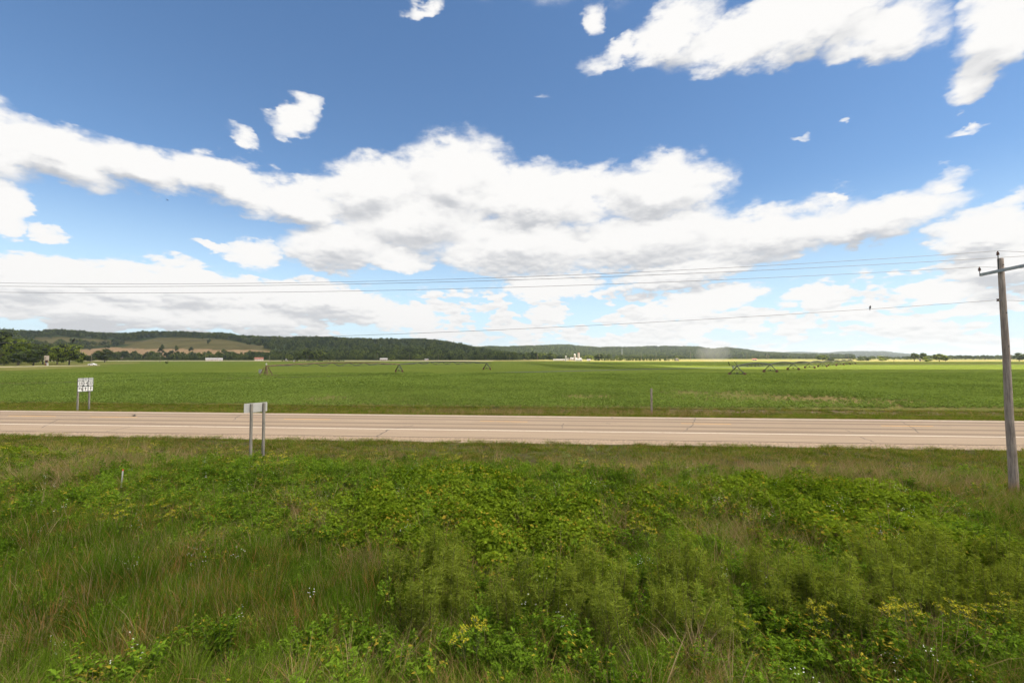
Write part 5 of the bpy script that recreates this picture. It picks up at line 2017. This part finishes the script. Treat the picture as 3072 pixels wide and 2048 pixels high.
def span(root, a, b, nseg=8, rise=0.55, mat=None):
    """arched pipe with the V-truss hanging under it"""
    za, zb = a + Vector((0, 0, TH)), b + Vector((0, 0, TH))
    pipe = MB().tube(arch(za, zb, 16, rise), 0.20, 6).build('pipe', mat or M['darksteel'], root)
    al = (b - a).normalized()
    pe = Vector((-al.y, al.x, 0))
    tr = MB()
    low = []
    top = arch(za, zb, nseg * 2, rise)
    for k in range(1, nseg):
        c = top[2 * k].copy()
        f = k / nseg
        dep = 1.25 * min(1.0, 2.6 * min(f, 1 - f))
        for s in (-1, 1):
            q_ = c + pe * (s * 0.9) - Vector((0, 0, dep))
            tr.bar(top[2 * k - 1], q_, 0.075, 4)
            tr.bar(top[2 * k + 1] if 2 * k + 1 < len(top) else zb, q_, 0.075, 4)
        tr.bar(c + pe * 0.9 - Vector((0, 0, dep)), c - pe * 0.9 - Vector((0, 0, dep)), 0.035, 4)
        low.append((c, dep))
    for s in (-1, 1):
        pts = [za - Vector((0, 0, 0.1))] + [c + pe * (s * 0.9) - Vector((0, 0, d)) for c, d in low] + [zb - Vector((0, 0, 0.1))]
        for i in range(len(pts) - 1):
            tr.bar(pts[i], pts[i + 1], 0.03, 4)
    tr.build('truss', M['darksteel'], pipe)
    return pipe


def local(root, v):
    return v - root.location


P0 = Vector((-81.4, 151.0, 0))
D1 = Vector((34.4, 38.7, 0))
irr = empty('irrigation_machine', P0)
al = D1.normalized()
pe = Vector((-al.y, al.x, 0))
O = Vector((0, 0, 0))
tw = MB()
for sx in (-1, 1):
    for sy in (-1, 1):
        tw.bar((sx * 0.35, sy * 0.35, TH - 0.2), (sx * 1.5, sy * 1.5, 0.1), 0.12, 6)
for z, k in ((1.1, 1.05), (2.2, 0.66)):
    for a_, b_ in (((-1, -1), (1, -1)), ((1, -1), (1, 1)), ((1, 1), (-1, 1)), ((-1, 1), (-1, -1))):
        tw.bar((a_[0] * k * 1.12, a_[1] * k * 1.12, z), (b_[0] * k * 1.12, b_[1] * k * 1.12, z), 0.04, 4)
tw.tube([(0, 0, 0), (0, 0, TH + 0.15)], 0.16, 8)
pv = tw.build('pivot_tower', M['rust'], irr)
MB().box((-1.5, -0.9, 1.7), (0.8, 0.5, 1.2)).build('control_box', M['steel'], pv)
MB().lathe([(0.2, 0), (0.24, .25), (0.2, .55), (0.05, .62)], (0, 0, TH + 0.35), 10).build('collector_cap', M['white'], pv)
MB().box((0.9, -0.2, 0.06), (6.2, 3.6, 0.14)).build('concrete_pad', M['concrete'], irr, bevel=0.02)
MB().tube([(0.5, 0, 0.35), (2.6, -0.3, 0.3), (4.6, -0.4, 0.3)], 0.13, 8).build('feed_pipe', M['rust'], irr)
p1, p2 = D1.copy(), D1 * 2
span(irr, O, p1, 8, 0.9, M['rust'])
drive_tower(irr, p1, al, pe)
span(irr, p1, p2, 8, 0.9)
drive_tower(irr, p2, al, pe)
MB().tube([p2 + Vector((0, 0, TH)), p2 + al * 3.2 + Vector((0, 0, TH + 0.05))], 0.1, 6).build('end_boom', M['darksteel'], irr)
tag(irr, 'centre pivot irrigation machine with rusty pipe in the left of the field', 'irrigation machine')

P0 = Vector((76.0, 154.0, 0))
D2 = Vector((31.4, 35.5, 0))
irr2 = empty('irrigation_machine', P0)
al = D2.normalized()
pe = Vector((-al.y, al.x, 0))
N2 = 9
for k in range(N2):
    drive_tower(irr2, D2 * k, al, pe)
    if k < N2 - 1:
        span(irr2, D2 * k, D2 * (k + 1), 9, 0.75)
boom = MB().tube([Vector((0, 0, TH)), -al * 4 + Vector((0, 0, TH + 0.05)), -al * 8.2 + Vector((0, 0, TH + 0.3)), -al * 9.2 + Vector((0, 0, TH + 1.4))], 0.12, 6)
bo = boom.build('end_boom', M['darksteel'], irr2)
MB().tube([-al * 4.2 + Vector((0, 0, TH)), -al * 4.2 + Vector((0, 0, TH - 0.8))], 0.25, 8).build('booster_pump', M['steel'], bo)
MB().bar(Vector((0, 0, TH)), -al * 1.6 + pe * 0.4 + Vector((0, 0, TH + 1.6)), 0.06, 4).build('mast', M['darksteel'], irr2)
MB().bar(Vector((0, 0, TH)), al * 1.6 + pe * 0.4 + Vector((0, 0, TH + 1.5)), 0.07, 4).build('mast', M['darksteel'], irr2)
tag(irr2, 'long wheeled irrigation machine with many towers in the right of the field', 'irrigation machine')

# ------------------------------------------------------------------ white car on the lane
cp = gnd(277.5, 1096.0, 0.06)
car = empty('car', (cp.x, cp.y, 0.07), R(4))
car.scale = (1.08, 1.08, 1.08)
body = [(-2.45, 0.35), (-2.5, 0.62), (-2.46, 0.98), (-2.3, 1.06), (0.95, 1.04), (1.9, 0.96), (2.35, 0.82), (2.45, 0.55), (2.4, 0.33), (1.95, 0.30), (1.85, 0.55), (1.6, 0.72), (1.3, 0.72), (1.05, 0.55), (0.98, 0.30),
        (-1.02, 0.30), (-1.1, 0.55), (-1.35, 0.72), (-1.65, 0.72), (-1.9, 0.55), (-2.0, 0.32)]
MB().prism(body, 'y', -0.92, 0.92).build('body', M['carpaint'], car, bevel=0.04)
cab = [(-1.35, 1.03), (-0.85, 1.50), (-0.5, 1.57), (0.35, 1.56), (0.62, 1.48), (1.22, 1.02)]
cb = MB().prism(cab, 'y', -0.80, 0.80).build('cabin', M['carpaint'], car, bevel=0.05)
for s in (-1, 1):
    MB().prism([(-1.08, 1.08), (-0.72, 1.45), (-0.22, 1.49), (-0.22, 1.08)], 'y', s * 0.812 - 0.012, s * 0.812 + 0.012).build('side_window', M['glass'], cb)
    MB().prism([(-0.12, 1.08), (-0.12, 1.49), (0.36, 1.48), (0.56, 1.42), (0.98, 1.08)], 'y', s * 0.812 - 0.012, s * 0.812 + 0.012).build('side_window', M['glass'], cb)
    for x_ in (-1.5, 1.45):
        wl = MB()
        wl.lathe([(0.2, -0.11), (0.33, -0.11), (0.345, 0), (0.33, 0.11), (0.2, 0.11)], n=18)
        w_ = wl.build('wheel', M['rubber'], car, loc=(x_, s * 0.82, 0.345), rot=(math.pi / 2, 0, 0))
        MB().lathe([(0.2, -0.115), (0.06, -0.09), (0.06, 0.09), (0.2, 0.115)], n=14).build('hub_cap', M['steel'], w_)
    MB().box((2.38, s * 0.66, 0.74), (0.12, 0.34, 0.14)).build('headlight', M['glass'], car)
    MB().box((-2.47, s * 0.72, 0.84), (0.08, 0.26, 0.18)).build('tail_light', M['orange'], car)
tag(car, 'white car on the gravel lane between the shade tree and round tree', 'car')


# ------------------------------------------------------------------ tall yellow-flowered weeds, one by one
def umbel_parts(seed):
    r = np.random.default_rng(seed)
    stems, fl = [], []
    H = 1.0
    nst = 4
    for s in range(nst):
        a = 6.283 * s / nst + r.uniform(-.4, .4)
        z0_ = 0.42 if s else 0.0
        h = H * (1.0 if s == 0 else r.uniform(0.72, 0.95))
        d = 0.0 if s == 0 else r.uniform(0.12, 0.24)
        top = np.array([d * np.cos(a), d * np.sin(a), h])
        stems.append([[0, 0, z0_], [d * .6 * np.cos(a), d * .6 * np.sin(a), z0_ + (h - z0_) * .5], top])
        for j in range(11):
            aa, dd = r.uniform(0, 6.283), 0.10 * np.sqrt(r.uniform())
            c = top + [dd * np.cos(aa), dd * np.sin(aa), 0.05 + 0.02 * r.uniform()]
            stems.append([top, c])
            fl.append(c)
    fl = np.array(fl)
    lv = leaves(np.repeat(fl, 6, 0) + r.normal(0, .012, (len(fl) * 6, 3)), r.normal(0, .35, (len(fl) * 6, 3)) + [0, 0, 1], 0.018, 0.9, r, 0.0, 0.0)
    lp = r.uniform(-1, 1, (26, 3)) * [0.10, 0.10, 0.36] + [0, 0, 0.42]
    fo = leaves(lp, r.normal(0, .5, (26, 3)) + [0, 0, 1], 0.11, 0.5, r, 0.1, 0.2, dirs=np.concatenate([lp[:, :2] * 8, np.full((26, 1), .1)], 1))
    return stalks(stems, 0.007), lv, fo


UMB = []
for k in range(3):
    st, lv, fo = umbel_parts(900 + k)
    UMB.append((mesh_np('stem', *st, M['gstem']), mesh_np('flower_heads', *lv, M['yellow']), mesh_np('leaf_blades', *fo, M['forb'])))
spots = []
PATCHES = [(240, 1385, 7, 90, 14, 'in the dry grass above the survey stake'), (350, 1372, 6, 50, 12, 'right of the dry grass below the route sign'), (480, 1370, 4, 50, 12, 'left of the sign posts below the road'),
           (610, 1380, 4, 40, 12, 'just left of the two sign posts'), (790, 1395, 3, 30, 10, 'at the foot of the two sign posts'), (900, 1400, 4, 60, 10, 'just right of the two sign posts'),
           (1070, 1395, 4, 50, 10, 'under the diagonal road crack'), (1230, 1410, 4, 70, 10, 'on the bank left of the picture middle'), (1420, 1400, 4, 60, 12, 'on the upper bank near the picture middle'),
           (1760, 1430, 3, 40, 10, 'beside the milkweeds right of centre'), (1900, 1440, 4, 50, 10, 'below the lone wooden post'), (2440, 1440, 6, 50, 12, 'on top of the right hand vine tangle'),
           (420, 1600, 5, 130, 22, 'below the survey stake at left'), (1930, 1640, 3, 26, 12, 'between the willows and the dead grass'), (1500, 1480, 5, 170, 26, 'in the leafy weeds at the centre'),
           (850, 1440, 5, 90, 14, 'in the leafy weeds below the sign posts'), (2400, 1960, 4, 110, 28, 'in front of the willows right of centre'), (2740, 1930, 5, 90, 24, 'in front of the willows near the lower right'),
           (2960, 1900, 4, 60, 24, 'at the lower right edge of the picture'), (1350, 2010, 2, 110, 20, 'at the bottom edge left of the willows'), (60, 1420, 4, 50, 26, 'at the left edge below the road')]
NTH = ['leftmost', 'second from left', 'third from left', 'fourth from left', 'fifth from left', 'sixth from left', 'seventh from left']
for px, py, n, sx, sy, where in PATCHES:
    qs = []
    for j in range(n):
        q = gnd(px + random.gauss(0, sx), py + random.gauss(0, sy), 0.1)
        if w2v(q.x, q.y) > 7.5:
            qs.append(q)
    qs.sort(key=lambda q_: q_.x / q_.y)
    for j, q in enumerate(qs):
        spots.append((q.x, q.y, (NTH[j] + ' yellow flowered weed ' if len(qs) > 1 else 'yellow flowered weed ') + where))
proto = []
for i, (x_, y_, where) in enumerate(spots):
    e = bpy.data.objects.new('yellow_wildflower', None)
    COL.objects.link(e)
    e.location = (x_, y_, float(terrain(x_, y_)) - 0.02)
    s_ = random.uniform(0.75, 1.15)
    e.scale = (s_, s_, s_ * random.uniform(0.85, 1.1))
    e.rotation_euler = (random.gauss(0, .08), random.gauss(0, .08), random.uniform(0, 6.28))
    tag(e, where, 'wildflower', 'yellow flowered weeds on the bank')
    ms = UMB[i % 3]
    for nm, me in zip(('stem', 'flower_heads', 'leaf_blades'), ms):
        o = bpy.data.objects.new(nm, me)
        COL.objects.link(o)
        o.parent = e


# broad milkweeds standing alone on the mown bank
def milkweed(px, py, s, label):
    q = gnd(px, py, -0.3)
    e = empty('milkweed', (q.x, q.y, float(terrain(q.x, q.y))), random.uniform(0, 6))
    e.scale = (s, s, s)
    r = np.random.default_rng(int(px))
    paths, P, N, Dd = [], [], [], []
    for k in range(5):
        a = 6.283 * k / 5 + r.uniform(-.3, .3)
        d = 0.16
        top = [d * 1.6 * np.cos(a), d * 1.6 * np.sin(a), r.uniform(.65, .95)]
        paths.append([[d * .4 * np.cos(a), d * .4 * np.sin(a), 0], [d * np.cos(a), d * np.sin(a), top[2] * .5], top])
        for j in range(9):
            t = 0.25 + 0.75 * j / 8
            c = np.array(paths[-1][1]) * (1 - t) + np.array(top) * t
            aa = j * 1.57 + r.uniform(-.3, .3)
            P.append(c)
            Dd.append([np.cos(aa), np.sin(aa), 0.35])
            N.append([-np.cos(aa) * .4, -np.sin(aa) * .4, 1])
    mesh = mesh_np('leaf_blades', *leaves(np.array(P), np.array(N), 0.20, 0.5, r, 0.2, 0.15, np.array(Dd)), M['milk'])
    obj('leaf_blades', mesh, e)
    obj('stem', mesh_np('stem', *stalks(paths, 0.008), M['gstem']), e)
    tag(e, label, 'weed')


M['milk'] = foliage('milkweed_leaves', (0.13, 0.18, 0.06), (0.24, 0.30, 0.11), None, 0, 0.35)
milkweed(1698, 1385, 0.8, 'pale grey green milkweed clump on the mown bank right of centre')
milkweed(1772, 1366, 0.75, 'bright green milkweed standing near the road right of centre')
milkweed(1752, 1433, 0.8, 'milkweed rising above the leafy weeds right of centre')
milkweed(2335, 1245, 0.0001 + 1.0, 'leafy weed at the far road edge in front of the bare soil')

# ------------------------------------------------------------------ summer haze over the valley
hm, hn = new_mat('summer_haze')
pv_ = hn.n('ShaderNodeVolumePrincipled')
pv_.inputs['Color'].default_value = (0.80, 0.90, 1.0, 1)
pv_.inputs['Density'].default_value = 0.00007
pv_.inputs['Anisotropy'].default_value = 0.2
hn.n('ShaderNodeOutputMaterial', {'Volume': pv_.outputs[0]})
hb = MB().box((0, 0, 69.0), (46000, 46000, 142.0)).build('haze', hm)
tag(hb, 'thin blue summer haze over the valley', kind='stuff')

# dust raised behind the right irrigation machine
dm, dn = new_mat('field_dust')
dv_ = dn.n('ShaderNodeVolumePrincipled')
dv_.inputs['Color'].default_value = (0.95, 0.92, 0.88, 1)
dv_.inputs['Density'].default_value = 0.006
dn.n('ShaderNodeOutputMaterial', {'Volume': dv_.outputs[0]})
v_, f_ = ICO2
v_ = v_.copy()
for i_ in range(len(v_)):
    k_ = 1 + 0.45 * mnoise.noise(Vector(v_[i_]) * 1.7)
    v_[i_] = v_[i_] * k_
dp = at(2145, 1064, 640)
du = obj('dust_plume', mesh_np('dust_plume', v_ * [27, 18, 13.5], f_, dm, True), None, (dp.x, dp.y, 11.5))
tag(du, 'pale plume of dust drifting over the field behind the right machine', kind='stuff')
